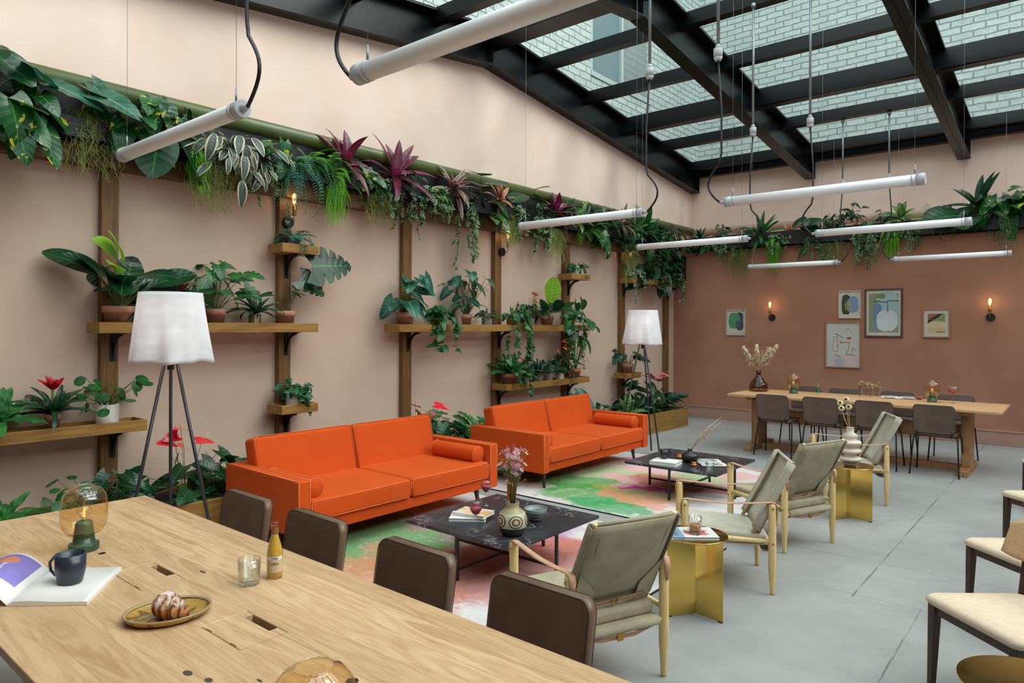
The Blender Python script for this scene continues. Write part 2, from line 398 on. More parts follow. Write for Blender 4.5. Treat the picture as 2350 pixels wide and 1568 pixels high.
for i in range(4):
    m = MB(); a, b = xs[i]+.006, xs[i+1]-.006
    for y, w, d in pur:
        m.box(a, b, y-w/2, y+w/2, zr(y)-d, zr(y)-.004)
        if w in (.2, .22): m.tube([(a+.08, y-.1, zr(y)-.25), (b-.08, y-.1, zr(y)-.25)], .008, 6)
    for sx in (a, b-.13):   # glazing bars beside the rafters
        for ya, yb in ((Y0r, 6.45), (6.45, Y1r-.3)):
            m.bar((sx+.065, ya, zr(ya)-.03), (sx+.065, yb, zr(yb)-.03), .13, .03)
    o = link('purlin_bay', m, M_rafter)
    tag(o, ('black steel cross bars of the glass roof bay next to the left wall', 'black steel cross bars of the middle glass roof bay', 'black steel cross bars of the right-hand glass roof bay', 'black steel cross bars of the roof bay outside the picture')[i], 'roof frame', 'roof cross bars')
m = MB().box(LX+.1, 3.1, Y1r-.1, Y1r-.085, 4.50, 4.66).box(LX+.1, 3.1, Y1r-.1, Y1r+.04, 4.49, 4.505).box(LX+.1, 3.1, Y1r-.14, Y1r+.04, 4.62, 4.64)
struct('trim_4', m, M_rafter)
g = MB()
for ya, yb in ((Y0r, 6.45), (6.45, Y1r)):
    b = len(g.v)
    for x, y in ((LX, ya), (3.1, ya), (3.1, yb), (LX, yb)): g.vert((x, y, zr(y)+.006))
    g.face([b, b+1, b+2, b+3])
struct('window_1', g, M_roofg)
struct('ceiling', MB().box(LX+.02, 3.08, -2.19, .1, 3.7, 3.8), M_wallup)  # added unseen slab that blocks roof daylight to darken the near end
# ---------------------------------------------------------------- painted brick building outside
def brick_fn(n, b):
    X = n.xyz(n.co()); v = n.comb(n.m('ADD', X[0], X[1]), X[2])
    mpn = n.noise(n.co(), 3, 4, col=True)
    wv = n.add('ShaderNodeVectorMath', operation='MULTIPLY_ADD'); n.nt.links.new(mpn, wv.inputs[0]); wv.inputs[1].default_value = (.05, .05, 0); n.nt.links.new(v, wv.inputs[2])
    t = n.add('ShaderNodeTexBrick'); n.nt.links.new(wv.outputs[0], t.inputs['Vector'])
    t.inputs['Scale'].default_value = 1; t.inputs['Brick Width'].default_value = .31; t.inputs['Row Height'].default_value = .108
    t.inputs['Mortar Size'].default_value = .011; t.inputs['Mortar Smooth'].default_value = .5
    t.inputs['Color1'].default_value = lin('a6b1ac'); t.inputs['Color2'].default_value = lin('b4beb9'); t.inputs['Mortar'].default_value = lin('88928d')
    c = n.mix(n.m('MULTIPLY', n.ss(.4, .8, n.noise(n.co(), 8, 6, .7)), .4), t.outputs['Color'], '949d98')
    h = n.m('ADD', n.m('MULTIPLY', n.m('SUBTRACT', 1, t.outputs['Fac']), 1), n.m('MULTIPLY', n.noise(n.co(), 14, 6, .7), .5))
    return {'Base Color': c, 'Normal': n.bump(h, 1.0, .06)}
M_brick = mat('painted_brick', rough=.7, fn=brick_fn)
struct('wall_brick_back', MB().box(-6.3, 6, 13.0, 13.3, 3.5, 12.5), M_brick)
bw = MB(); bw.box(-6.3, -6.0, -3, 9.05, 4.2, 11.5).box(-6.3, -6.0, 10.95, 13.0, 4.2, 11.5).box(-6.3, -6.0, 9.05, 10.95, 4.2, 5.62).box(-6.3, -6.0, 9.05, 10.95, 8.2, 11.5)
struct('wall_brick_left', bw, M_brick)
struct('trim_5', MB().bar((-5.96, 6.45, zr(6.45)+.05), (-5.96, 12.9, zr(12.9)+.05), .12, .09).bar((-5.96, -2.3, zr(-2.3)+.05), (-5.96, 6.45, zr(6.45)+.05), .12, .09), mat('lead_flashing', '9aa59a', .5))
wt = thing('outside_window', 'window with grey frame and louvred shutter in the painted brick wall above the roof', 'window', (-6.0, 10.0, 5.62))
M_wf = mat('grey_window_frame', '9aa3a0', .5)
f = MB(); f.box(-.1, .0, -.95, -.89, 0, 2.58).box(-.1, 0, -.02, .05, 0, 2.58).box(-.1, 0, .88, .95, 0, 2.58).box(-.1, .02, -.95, .95, -.03, .05)
link('frame', f, M_wf, wt)
link('pane', MB().box(-.06, -.05, -.89, -.02, .05, 2.58), mat('dark_window_glass', '5f7274', .08, spec=.8), wt)
sl = MB()
for i in range(21):
    z = .1+i*.12; sl.bar((-.03, .05, z), (-.03, .88, z), .012, .11, up=(.6, 0, 1))
link('louvre', sl, M_wf, wt)
# ================================================================ timber posts, rail and plant trough
posts = [(2.08, 'timber wall post behind the white lampshade, leftmost of the posts'), (3.60, 'timber wall post carrying the small shelves left of the first sofa'), (5.13, 'timber wall post between the two sofas'), (6.67, 'timber wall post at the left side of the double shelves'), (8.21, 'timber wall post at the right side of the double shelves'), (9.78, 'timber wall post behind the far floor lamp'), (11.32, 'timber wall post next to the far corner of the left wall')]
for y, l in posts:
    o = link('wall_post', MB().box(0, .07, -.062, .062, 0, 2.85), M_post, None, (LX, y, 0), bev=.003, seg=1)
    tag(o, l, 'wall post', 'timber wall posts')
o = link('timber_rail', MB().box(LX+.02, LX+.14, -2.1, 11.5, 2.85, 3.0), M_post2 if 'M_post2' in globals() else mat('stained_timber_rail', rough=.55, fn=wood('6c4a28', '5e4021', '422c16', 'y', 5)), bev=.003, seg=1)
tag(o, 'long brown timber rail along the left wall under the hanging plants', 'rail')
t = MB().box(LX+.02, LX+.25, -2.1, 11.5, 3.0, 3.015).box(LX+.235, LX+.25, -2.1, 11.5, 3.0, 3.16)
o = link('plant_trough', t, M_black); tag(o, 'long black plant trough on the timber rail of the left wall', 'planter')
t = MB().box(LX+.3, 3.0, BY-.16, BY-.002, 2.985, 3.0).box(LX+.3, 3.0, BY-.16, BY-.145, 2.985, 3.225)
o = link('plant_trough', t, M_black); tag(o, 'long black plant trough along the top of the terracotta back wall', 'planter')
o = link('wall_speaker', MB().box(-.13, .13, -.1, .1, 0, .46), M_black, None, (LX+.16, 11.52, 2.46), bev=.01); tag(o, 'black speaker box in the far corner above the top wall shelf', 'speaker')
# shelves: open tray with brackets
def shelf(y0, y1, z, brackets, label):
    t = thing('wall_shelf', label, 'shelf', (LX+.07, (y0+y1)/2, z), 0, 'timber plant shelves'); L = (y1-y0)/2; D = .25
    m = MB().box(0, D, -L, L, 0, .02).box(0, .018, -L, L, .02, .083).box(D-.02, D, -L, L, .02, .083).box(.018, D-.02, -L, -L+.02, .02, .083).box(.018, D-.02, L-.02, L, .02, .083)
    link('tray', m, M_shelf, t, bev=.002, seg=1)
    for by in brackets:
        q = by-(y0+y1)/2; b = MB()
        b.box(0, .008, q-.02, q+.02, -.22, 0).box(0, .2, q-.02, q+.02, -.008, 0)
        pts = [(.01+.17*(1-math.cos(a)), q, -.19+.18*math.sin(a)) for a in [PI/2*i/8 for i in range(9)]]
        for i in range(8): b.bar(pts[i], pts[i+1], .03, .012, up=(0, 1, 0))
        link('bracket', b, M_black, t)
    return t
shelf(1.92, 3.80, 1.58, (2.10, 3.61), 'long timber plant shelf behind the near white lamp')
shelf(.1, 2.26, .828, (2.10, .7), 'timber plant shelf at the far left over the end of the dining table')
shelf(3.42, 3.80, 2.31, (3.61,), 'small timber shelf above the long left shelf, under the hanging ferns')
shelf(3.42, 3.80, .83, (3.61,), 'small timber shelf behind the near orange sofa with an ivy pot')
shelf(4.80, 8.43, 1.575, (5.14, 6.68, 8.22), 'longest timber plant shelf between the two floor lamps')
shelf(6.55, 8.42, .825, (6.68, 8.22), 'timber plant shelf directly above the far orange sofa')
shelf(7.97, 8.43, 2.31, (8.22,), 'small timber shelf holding a white ivy pot above the longest shelf')
shelf(9.66, 11.49, 2.34, (9.79, 11.33), 'high timber shelf crowded with plants in the far corner')
shelf(9.50, 9.94, .81, (9.79,), 'small timber shelf behind the far floor lamp')
# floor planters
def planter(y0, y1, label, x1=-5.1, z=.3):
    t = thing('planter_box', label, 'planter', ((LX+.008+x1)/2, (y0+y1)/2, 0), 0, 'timber floor planters'); L = (y1-y0)/2; D = (x1-LX-.008)/2
    m = MB().box(-D, D, -L, L, 0, .02).box(-D, -D+.03, -L, L, .02, z).box(D-.03, D, -L, L, .02, z).box(-D+.03, D-.03, -L, -L+.03, .02, z).box(-D+.03, D-.03, L-.03, L, .02, z)
    link('box', m, M_shelf, t, bev=.003, seg=1); link('soil', MB().box(-D+.03, D-.03, -L+.03, L-.03, z-.1, z-.04), M_soil, t)
planter(.2, 4.5, 'timber floor planter behind the near white lamp', -5.16)
planter(4.75, 6.35, 'timber floor planter in the gap between the two orange sofas', -5.25)
planter(8.3, 10.62, 'timber floor planter beyond the far orange sofa', -5.08)
# ================================================================ hanging tube lamps
def tube_lamp(y, x0, x1, cable, label, zc=3.72):
    t = thing('tube_lamp', label, 'ceiling light', ((x0+x1)/2, y, 2.6), 0, 'hanging white tube lamps'); L = (x1-x0)/2
    link('tube', MB().cyl((-L+.05, 0, 0), (L-.05, 0, 0), .036, seg=24), M_tubew, t)
    for s in (-1, 1):
        e = MB().cyl((s*(L-.05), 0, 0), (s*L, 0, 0), .039, seg=24).cyl((s*(L-.075), 0, 0), (s*(L-.067), 0, 0), .0385, seg=24)
        if s == cable: e.cyl((s*L, 0, 0), (s*(L+.04), 0, 0), .018, .012)
        link('end_cap', e, mat('end_cap_plastic', 'b8bcc0', .3), t, label='clear grey plastic end cap')
        top = zr(y)-2.6-.1
        w = MB().cyl((s*(L-.06), 0, .03), (s*(L-.06), 0, top), .0011, seg=5).cyl((s*(L-.06), 0, .03), (s*(L-.06), 0, .1), .006, .004, 8)
        link('suspension_wire', w, M_steel, t)
    ex = cable*(L+.04); px_ = cable*(L+.06)
    pts = []
    for i in range(15):
        a = i/14; zz = 0+a*.36
        xx = ex+cable*(.11*math.sin(PI*min(1, a*1.15))**1.0)*(1-.3*a)
        pts.append((xx, .0, zz-.0))
    pts[-1] = (px_-cable*.03, 0, .38); pts += [(px_-cable*.03, 0, .7), (px_, .0, zc-2.6)]
    link('cable', MB().tube(pts, .0085, 8), M_tube, t, label='black cable looping into the end of the tube')
    c = MB().cyl((px_, 0, zc-2.6), (px_, 0, zc-2.6+.07), .034).cyl((px_, 0, zc-2.6+.07), (px_, 0, zc-2.6+.1), .026, .016).cyl((px_, 0, zc-2.6-.025), (px_, 0, zc-2.6), .022, .034)
    link('gland', c, mat('grey_plastic', 'b5b8ba', .4), t)
    ztop = zr(y)-2.6-(.165 if y > 10 or 1 else .12)
    link('conduit', MB().cyl((px_, 0, zc-2.5), (px_, 0, ztop), .0125, seg=10).cyl((px_, 0, ztop-.05), (px_, 0, ztop), .024), M_steel, t)
tube_lamp(1.55, -4.17, -2.85, 1, 'hanging white tube lamp at the left over the dining table')
tube_lamp(1.62, -2.13, -.80, -1, 'large near hanging white tube lamp across the top of the picture')
tube_lamp(5.09, -4.17, -2.85, 1, 'hanging white tube lamp over the gap between the two sofas')
tube_lamp(5.07, -2.13, -.80, -1, 'hanging white tube lamp high at the right in front of the roof eaves')
tube_lamp(7.33, -4.17, -2.83, 1, 'hanging white tube lamp in front of the plants in the far corner')
tube_lamp(7.36, -2.13, -.80, -1, 'hanging white tube lamp in front of the back wall plants')
tube_lamp(10.86, -4.17, -2.83, 1, 'shortest looking hanging white tube lamp near the back wall')
tube_lamp(10.86, -2.10, -.75, -1, 'lowest hanging white tube lamp at the right near the back wall')
# ================================================================ sconces and pictures
def sconce(x, y, z, d, label, glow=True):
    t = thing('wall_sconce', label, 'wall light', (x, y, z), d, 'brass wall sconces')   # local -y points out of the wall
    link('wall_plate', MB().cyl((0, 0, 0), (0, -.035, 0), .055, seg=24), M_black, t, bev=.003)
    link('arm', MB().tube([(0, -.03, 0), (0, -.1, -.005), (0, -.12, .02), (0, -.12, .06)], .006, 8), M_brass2, t)
    link('socket', MB().cyl((0, -.12, .06), (0, -.12, .15), .019).cyl((0, -.12, .055), (0, -.12, .062), .024), M_brass2, t)
    b = MB(); b.shell([(.016, 0), (.02, .02), (.042, .05), (.047, .08), (.038, .11), (.012, .128), (0, .13)], (0, -.12, .15))
    link('bulb', b, M_clear, t); f = MB()
    for k in range(5):
        a = k*2*PI/5; f.tube([(.006*math.cos(a), -.12+.006*math.sin(a), .17), (.022*math.cos(a), -.12+.022*math.sin(a), .22), (.012*math.cos(a), -.12+.012*math.sin(a), .25)], .0014, 5)
    link('filament', f, M_bulb, t, label='glowing filament')
    ld = bpy.data.lights.new('bulb_light', 'POINT'); ld.energy = .6; ld.color = (1, .62, .32); ld.shadow_soft_size = .03
    lo = bpy.data.objects.new('bulb_light', ld); C.objects.link(lo); lo.location = (0, -.12, .21); lo.parent = t
sconce(-4.08, BY, 1.80, 0, 'brass wall sconce with bare bulb between the leftmost print and the others')
sconce(-1.045, BY, 1.79, 0, 'brass wall sconce with bare bulb at the right end of the back wall')
sconce(LX+.07, 6.72, 2.60, -PI/2+PI, 'brass wall sconce on the post above the longest shelf')
sconce(LX+.07, 9.80, 2.62, PI/2, 'brass wall sconce half hidden by plants above the corner shelf')
sconce(LX+.07, 3.62, 2.62, PI/2, 'brass wall sconce hidden in hanging fern above the small shelf')
def pic(x0, x1, z0, z1, fw, fcol, artfn, label, matw=.0):
    w, h = x1-x0, z1-z0; t = thing('framed_print', label, 'picture', ((x0+x1)/2, BY, (z0+z1)/2), 0, 'framed prints')
    fr = MB(); W2, H2 = w/2, h/2
    for a in ((-W2, W2, H2-fw, H2), (-W2, W2, -H2, -H2+fw), (-W2, -W2+fw, -H2+fw, H2-fw), (W2-fw, W2, -H2+fw, H2-fw)): fr.box(a[0], a[1], -.03, 0, a[2], a[3])
    link('frame', fr, fcol, t, bev=.002, seg=1)
    p = MB(); b = len(p.v)
    for x, z, u, v in ((-W2+fw, -H2+fw, 0, 0), (W2-fw, -H2+fw, 1, 0), (W2-fw, H2-fw, 1, 1), (-W2+fw, H2-fw, 0, 1)): p.vert((x, -.012, z), (u, v))
    p.face([b, b+1, b+2, b+3]); link('print', p, mat('print_%s' % label[:14], rough=.7, fn=artfn), t)
    q = MB().box(-W2+fw, W2-fw, -.018, -.015, -H2+fw, H2-fw); link('glass', q, M_frameg, t)
def SH(n):
    U = n.xyz(n.co('UV')); u0, v0 = U[0], U[1]; nz = n.noise(n.co('UV'), 5, 2, col=True); nx = n.xyz(nz)
    u = n.m('ADD', u0, n.m('MULTIPLY', n.m('SUBTRACT', nx[0], .5), .09)); v = n.m('ADD', v0, n.m('MULTIPLY', n.m('SUBTRACT', nx[1], .5), .09))
    def blob(cx, cy, rx, ry, p=3.2, rot=0):
        du, dv = n.m('SUBTRACT', u, cx), n.m('SUBTRACT', v, cy)
        if rot:
            c, s = math.cos(rot), math.sin(rot)
            du, dv = n.m('ADD', n.m('MULTIPLY', du, c), n.m('MULTIPLY', dv, s)), n.m('SUBTRACT', n.m('MULTIPLY', dv, c), n.m('MULTIPLY', du, s))
        a = n.m('POWER', n.m('ABSOLUTE', n.m('DIVIDE', du, rx)), p); b = n.m('POWER', n.m('ABSOLUTE', n.m('DIVIDE', dv, ry)), p)
        return n.m('LESS_THAN', n.m('ADD', a, b), 1)
    def seg(x0, y0, x1, y1, w):
        L = math.hypot(x1-x0, y1-y0); dx, dy = (x1-x0)/L, (y1-y0)/L
        pu, pv = n.m('SUBTRACT', u, x0), n.m('SUBTRACT', v, y0)
        t = n.m('ADD', n.m('MULTIPLY', pu, dx), n.m('MULTIPLY', pv, dy)); d = n.m('ABSOLUTE', n.m('SUBTRACT', n.m('MULTIPLY', pu, dy), n.m('MULTIPLY', pv, dx)))
        return n.m('MULTIPLY', n.m('LESS_THAN', d, w), n.m('MULTIPLY', n.m('GREATER_THAN', t, 0), n.m('LESS_THAN', t, L)))
    return u0, v0, blob, seg
def inset(n, u, v, a):
    return n.m('MULTIPLY', n.m('MULTIPLY', n.m('GREATER_THAN', u, a), n.m('LESS_THAN', u, 1-a)), n.m('MULTIPLY', n.m('GREATER_THAN', v, a), n.m('LESS_THAN', v, 1-a)))
def art1(n, b):
    u, v, blob, seg = SH(n); c = n.mix(inset(n, u, v, .04), 'c6bfae', 'd3ccbb')
    c = n.mix(blob(.72, .55, .2, .38), c, '3a4560'); c = n.mix(blob(.42, .58, .33, .33), c, '3f9568'); return {'Base Color': n.mix(blob(.62, .42, .12, .18), c, '3f5560')}
def art2(n, b):
    u, v, blob, seg = SH(n); c = n.mix(0, 'd8d2be', 'd8d2be')
    c = n.mix(blob(.33, .5, .22, .38), c, '1f4218'); c = n.mix(blob(.65, .5, .26, .31), c, '7f9cc8')
    dots = n.m('GREATER_THAN', n.noise(n.co('UV', scale=(1, 1, 1)), 32, 1), .5)
    return {'Base Color': n.mix(n.m('MULTIPLY', blob(.47, .47, .2, .17), dots), c, 'b5a955')}
def art3(n, b):
    u, v, blob, seg = SH(n); c = n.mix(inset(n, u, v, .07), 'd6d4c6', '8f9a72')
    c = n.mix(blob(.62, .55, .34, .42), c, 'a9c4c4'); c = n.mix(blob(.32, .42, .13, .3), c, '6f8fb0'); c = n.mix(blob(.6, .33, .3, .22), c, 'd5dde0')
    c = n.mix(blob(.42, .88, .14, .05), c, '7e8a5c'); c = n.mix(seg(.2, .76, .95, .76, .012), c, '3c5660'); return {'Base Color': n.mix(seg(.62, .5, .62, .76, .012), c, '3c5660')}
def art4(n, b):
    u, v, blob, seg = SH(n); c = n.mix(n.m('LESS_THAN', v, n.m('ADD', .18, n.m('MULTIPLY', u, .12))), 'cfd2cc', 'd8c9c8')
    c = n.mix(blob(.38, .08, .14, .12), c, 'b4bcc4')
    for a, col in (((.22, .68, .18, .38), 'b87a70'), ((.18, .36, .34, .34), 'b87a70'), ((.34, .36, .34, .68), 'b87a70'), ((.22, .69, .36, .7), 'c09488'), ((.28, .76, .5, .66), '3c4c5a'), ((.55, .82, .68, .88), '9aa0a0'), ((.68, .88, .8, .74), '9aa0a0'), ((.42, .6, .44, .54), '5a3420'), ((.42, .54, .7, .56), 'a0562c'), ((.7, .56, .68, .42), 'c08a3c'), ((.68, .42, .56, .26), 'b86a34'), ((.56, .26, .86, .27), 'c06a3c'), ((.76, .32, .8, .44), 'c05a34'), ((.8, .44, .88, .4), 'c05a34'), ((.2, .27, .45, .25), 'd0a090'), ((.22, .24, .42, .23), 'c07c6c')):
        c = n.mix(seg(*a, .009), c, col)
    return {'Base Color': n.mix(blob(.68, .65, .08, .025), c, 'c8603a')}
def art5(n, b):
    u, v, blob, seg = SH(n); c = n.mix(n.m('GREATER_THAN', v, .52), 'd0bc8c', '8f9a6c'); c = n.mix(blob(.5, .45, .55, .12), c, 'ddc8a0')
    c = n.mix(n.m('GREATER_THAN', n.m('SUBTRACT', v, n.m('MULTIPLY', u, .45)), .55), c, 'b8684c'); c = n.mix(seg(.05, .5, .85, .95, .05), c, '2c2a2c')
    c = n.mix(n.m('MULTIPLY', n.m('LESS_THAN', v, .2), n.m('GREATER_THAN', u, .5)), c, 'b87850'); return {'Base Color': n.mix(inset(n, u, v, .14), 'd8d4c8', c)}
M_fr_white = mat('pale_frame', 'c9c2b4', .5); M_fr_brown = mat('brown_frame', rough=.5, fn=wood('6b4632', '5c3a28', '452a1c', 'z', 4)); M_fr_oak = mat('oak_frame', rough=.5, fn=wood('b58a66', 'a87c58', '8c6444', 'z', 4))
pic(-4.876, -4.539, 1.49, 1.933, .012, M_fr_white, art1, 'small green and navy abstract print, leftmost on the back wall')
pic(-3.036, -2.711, 1.779, 2.215, .012, M_fr_white, art2, 'small print with dark green and blue shapes above the line drawing')
pic(-2.657, -2.134, 1.488, 2.233, .025, M_fr_brown, art3, 'large brown-framed blue and green print with reflections')
pic(-3.23, -2.708, .997, 1.725, .018, M_fr_oak, art4, 'large framed print of thin red and grey line drawing')
pic(-1.873, -1.526, 1.49, 1.918, .02, M_fr_oak, art5, 'small framed print with black diagonal stripe on tan and green')
# ================================================================ rugs
def rug_fn(seed, spots):
    def fn(n, b):
        v = n.co(loc=(seed*3.7, seed*1.9, 0)); X = n.xyz(n.co())
        wn_ = n.noise(v, 1.6, 4, .6, col=True); w2 = n.xyz(wn_)
        x = n.m('ADD', X[0], n.m('MULTIPLY', n.m('SUBTRACT', w2[0], .5), 1.1)); y = n.m('ADD', X[1], n.m('MULTIPLY', n.m('SUBTRACT', w2[1], .5), 1.1))
        str_ = n.comb(n.m('MULTIPLY', x, 1), n.m('MULTIPLY', y, 2.6))
        c = n.mix(n.ss(.4, .6, n.noise(str_, 2, 5, .7)), 'd9d4d2', 'cfc6c6')
        for cx, cy, rx, ry, col, st in spots:
            d = n.m('ADD', n.m('POWER', n.m('DIVIDE', n.m('SUBTRACT', x, cx), rx), 2), n.m('POWER', n.m('DIVIDE', n.m('SUBTRACT', y, cy), ry), 2))
            e = n.m('ADD', d, n.m('MULTIPLY', n.m('SUBTRACT', n.noise(str_, 2.6, 9, .82), .5), 2.6))
            c = n.mix(n.m('MULTIPLY', n.ss(1.3, .5, e), st), c, col)
        c = n.mix(n.m('MULTIPLY', n.ss(.5, .65, n.noise(str_, 4, 6, .8)), .3), c, 'e0d8d0')
        return {'Base Color': c, 'Normal': n.bump(n.noise(v, 400, 2), .3, .002)}
    return fn
def rug(x0, x1, y0, y1, m, label):
    t = thing('rug', label, 'rug', ((x0+x1)/2, (y0+y1)/2, 0)); a, c = (x1-x0)/2, (y1-y0)/2
    link('pile', MB().box(-a, a, -c, c, 0, .011), m, t)
    e = MB().box(-a-.008, -a, -c, c, 0, .01).box(a, a+.008, -c, c, 0, .01).box(-a-.008, a+.008, -c-.008, -c, 0, .01).box(-a-.008, a+.008, c, c+.008, 0, .01)
    link('binding', e, mat('rug_binding', '2c2c2c', .8), t)
G1, G2, G3, PK, RD, MG, YL, PU, CO = '4a9440', '3a9a5c', '8cc060', 'e0a8a8', 'c4604c', 'c83a8c', 'b0a040', 'a878b8', 'dc8c70'
rug(-4.7, -2.05, 2.15, 4.9, mat('watercolour_rug_near', rough=.95, spec=.1, fn=rug_fn(1, [
    (-.9, -.3, .9, .8, G1, .8), (-.45, -.75, .35, .3, G2, .8), (-.1, -.55, .55, .45, CO, .75), (.35, -.1, .7, .5, RD, .75), (.1, .35, .6, .5, PK, .8), (.5, .5, .5, .35, RD, .7), (.75, .1, .3, .6, PK, .7), (-.2, .9, .5, .4, PU, .5), (.25, -.75, .3, .2, RD, .8), (-.6, .5, .5, .4, MG, .4)])), 'colourful watercolour rug under the near coffee table')
rug(-4.95, -2.1, 5.15, 7.8, mat('watercolour_rug_far', rough=.95, spec=.1, fn=rug_fn(2, [
    (-.75, -.6, .8, .4, G1, .85), (-.2, -.9, .5, .35, G1, .8), (-.6, .1, .9, .35, G3, .6), (.1, -.55, .5, .25, YL, .7), (.25, -1.1, .35, .2, G2, .8), (-.15, -.1, .45, .3, PK, .85), (.3, .1, .55, .35, RD, .7), (.05, -.35, .18, .14, MG, .95), (.35, .75, .4, .4, G3, .6), (.6, 1.0, .5, .25, PK, .8), (-.3, .95, .7, .25, MG, .55), (.3, -.75, .45, .2, CO, .7), (-.3, .55, .5, .25, PK, .7)])), 'colourful watercolour rug under the far coffee table')
# ================================================================ sofas (local +x is the front, length along y)
def pillow(m, cx, cy, cz, a, b, c, M=None, e=.22, nu=14):
    """rounded box-ish cushion, half sizes a b c"""
    def f(u, v):
        th = -PI/2+PI*v; ph = -PI+2*PI*u
        def s(w, p): return math.copysign(abs(w)**p, w)
        p = V(a*s(math.cos(th), e)*s(math.cos(ph), e), b*s(math.cos(th), e)*s(math.sin(ph), e), c*s(math.sin(th), e))
        p = (M @ p if M is not None else p)+V(cx, cy, cz); return p
    m.grid(f, 48, 24)
    return m
def rbox(x0, x1, y0, y1, z0, z1, M=None): return MB().box(x0, x1, y0, y1, z0, z1, M)
def sofa(loc, L, label):
    t = thing('sofa', label, 'sofa', loc, 0, 'orange velvet sofas'); h = L/2; D0, D1 = -.5, .5; A = .1
    link('base', MB().box(D0+.02, D1-.03, -h+A-.01, h-A+.01, .18, .27), M_velvet, t, bev=.012, seg=3)
    for s in (-1, 1):
        y0, y1 = (-h, -h+A) if s < 0 else (h-A, h)
        a = link('arm', MB().box(D0, D1, y0, y1, .18, .57), M_velvet, t, bev=.014, seg=3)
        p = MB()
        for yy in (y0+.006, y1-.006):
            p.tube([(D1+.0005, yy, .19), (D1+.0005, yy, .565)], .0035, 5).tube([(D1-.005, yy, .5705), (D0+.01, yy, .5705)], .0035, 5)
        link('piping', p, M_pipe, a)
    link('back_frame', MB().box(D0, D0+.1, -h+A, h-A, .18, .57), M_velvet, t, bev=.014, seg=3)
    iw = (L-2*A)/2
    for s in (-1, 1):
        y0, y1 = (-iw+.003, -.003) if s < 0 else (.003, iw-.003)
        c = link('seat_cushion', MB().box(-.38, D1+.005, y0, y1, .27, .425), M_velvet, t, bev=.032, seg=4)
        p = MB()
        for z, o in ((.412, .0), (.286, .0)):
            p.tube([(D1+.002, y0+.03, z), (D1+.002, y1-.03, z)], .0032, 5)
        p.tube([(D1+.0, y0+.006, .3), (D1+.0, y0+.006, .4)], .003, 5).tube([(D1+.0, y1-.006, .3), (D1+.0, y1-.006, .4)], .003, 5)
        link('piping', p, M_pipe, c)
        M = Matrix.Translation((-.30, 0, .56)) @ Matrix.Rotation(math.radians(-14), 4, 'Y')
        c = link('back_cushion', MB().box(-.075, .075, y0, y1, -.2, .215, M), M_velvet, t, bev=.035, seg=4)
        p = MB()
        q = [M @ V(.073, y0+.012, -.16), M @ V(.073, y0+.012, .19), M @ V(.073, y0+.04, .213)]
        p.tube(q, .0032, 5).tube([M @ V(.062, y0+.03, .214), M @ V(.062, y1-.03, .214)], .0032, 5)
        p.tube([M @ V(.073, y1-.012, -.16), M @ V(.073, y1-.012, .19), M @ V(.073, y1-.04, .213)], .0032, 5)
        link('piping', p, M_pipe, c)
    for s in (-1, 1):
        y = s*(iw-.079); b = MB()
        prof = [(1e-4, 0), (.062, .002), (.073, .012), (.076, .026), (.076, .534), (.073, .548), (.062, .558), (1e-4, .56)]
        M = Matrix.Translation((-.12, y, .486)) @ Matrix.Rotation(PI/2, 4, 'Y'); b.lathe(prof, seg=28, M=M)
        q = link('bolster', b, M_velvet, t); p = MB()
        for xx in (-.108, .428): p.tube([(xx, y+.075*math.cos(a), .486+.075*math.sin(a)) for a in [2*PI*i/28 for i in range(29)]], .003, 5, False)
        link('piping', p, M_pipe, q)
    for sx, x in ((-1, D0+.12), (1, D1-.12)):
        for s in (-1, 1):
            y = s*(h-.16); link('leg', MB().cyl((x+sx*.02, y+s*.02, 0), (x, y, .185), .012, .024), mat('walnut_leg', '3c2a20', .4), t)
    return t
sofa((-4.62, 3.68, 0), 2.06, 'long orange velvet sofa nearer the camera with bolsters at both ends')
sofa((-4.60, 6.42, 0), 2.08, 'orange velvet sofa farther away, between the two rugs and the corner lamp')
# ================================================================ coffee tables
def marble(n, b):
    v = n.co(); w = n.noise(v, 2.5, 5, .6, col=True)
    q = n.add('ShaderNodeVectorMath', operation='MULTIPLY_ADD'); n.nt.links.new(w, q.inputs[0]); q.inputs[1].default_value = (1.3, 1.3, 1.3); n.nt.links.new(v, q.inputs[2])
    vo = n.add('ShaderNodeTexVoronoi', feature='DISTANCE_TO_EDGE'); n.nt.links.new(q.outputs[0], vo.inputs['Vector']); vo.inputs['Scale'].default_value = 2.2
    vein = n.m('MULTIPLY', n.ss(.016, .0, vo.outputs['Distance']), n.ss(.45, .6, n.noise(v, 3.3, 3)))
    c = n.mix(n.ss(.35, .7, n.noise(v, 5, 5)), '262a31', '363b43'); return {'Base Color': n.mix(n.m('MULTIPLY', vein, .8), c, 'b9bcc0')}
M_marble = mat('black_marble', rough=.28, fn=marble)
def coffee(loc, s, label):
    t = thing('coffee_table', label, 'coffee table', loc, 0, 'square black marble coffee tables'); h = s/2
    link('tabletop', MB().box(-h, h, -h, h, .287, .309), M_marble, t, bev=.0015, seg=1)
    f = MB()
    for a, b in (((-h+.02, 0, .279), (h-.02, 0, .279)), ((0, -h+.02, .279), (0, h-.02, .279))): f.bar(a, b, .016)
    link('top_cross_frame', f, M_tube, t); f = MB()
    for a, b in (((-h+.02, 0, .07), (h-.02, 0, .07)), ((0, -h+.02, .07), (0, h-.02, .07))): f.bar(a, b, .016)
    link('lower_cross_frame', f, M_tube, t)
    for x, y in ((-h+.02, 0), (h-.02, 0), (0, -h+.02), (0, h-.02)): link('leg', MB().box(x-.009, x+.009, y-.009, y+.009, .0, .287), M_tube, t)
coffee((-3.095, 3.605, .011), .95, 'square black marble coffee table nearer the camera')
coffee((-3.01, 6.345, .011), .94, 'square black marble coffee table in front of the far sofa')
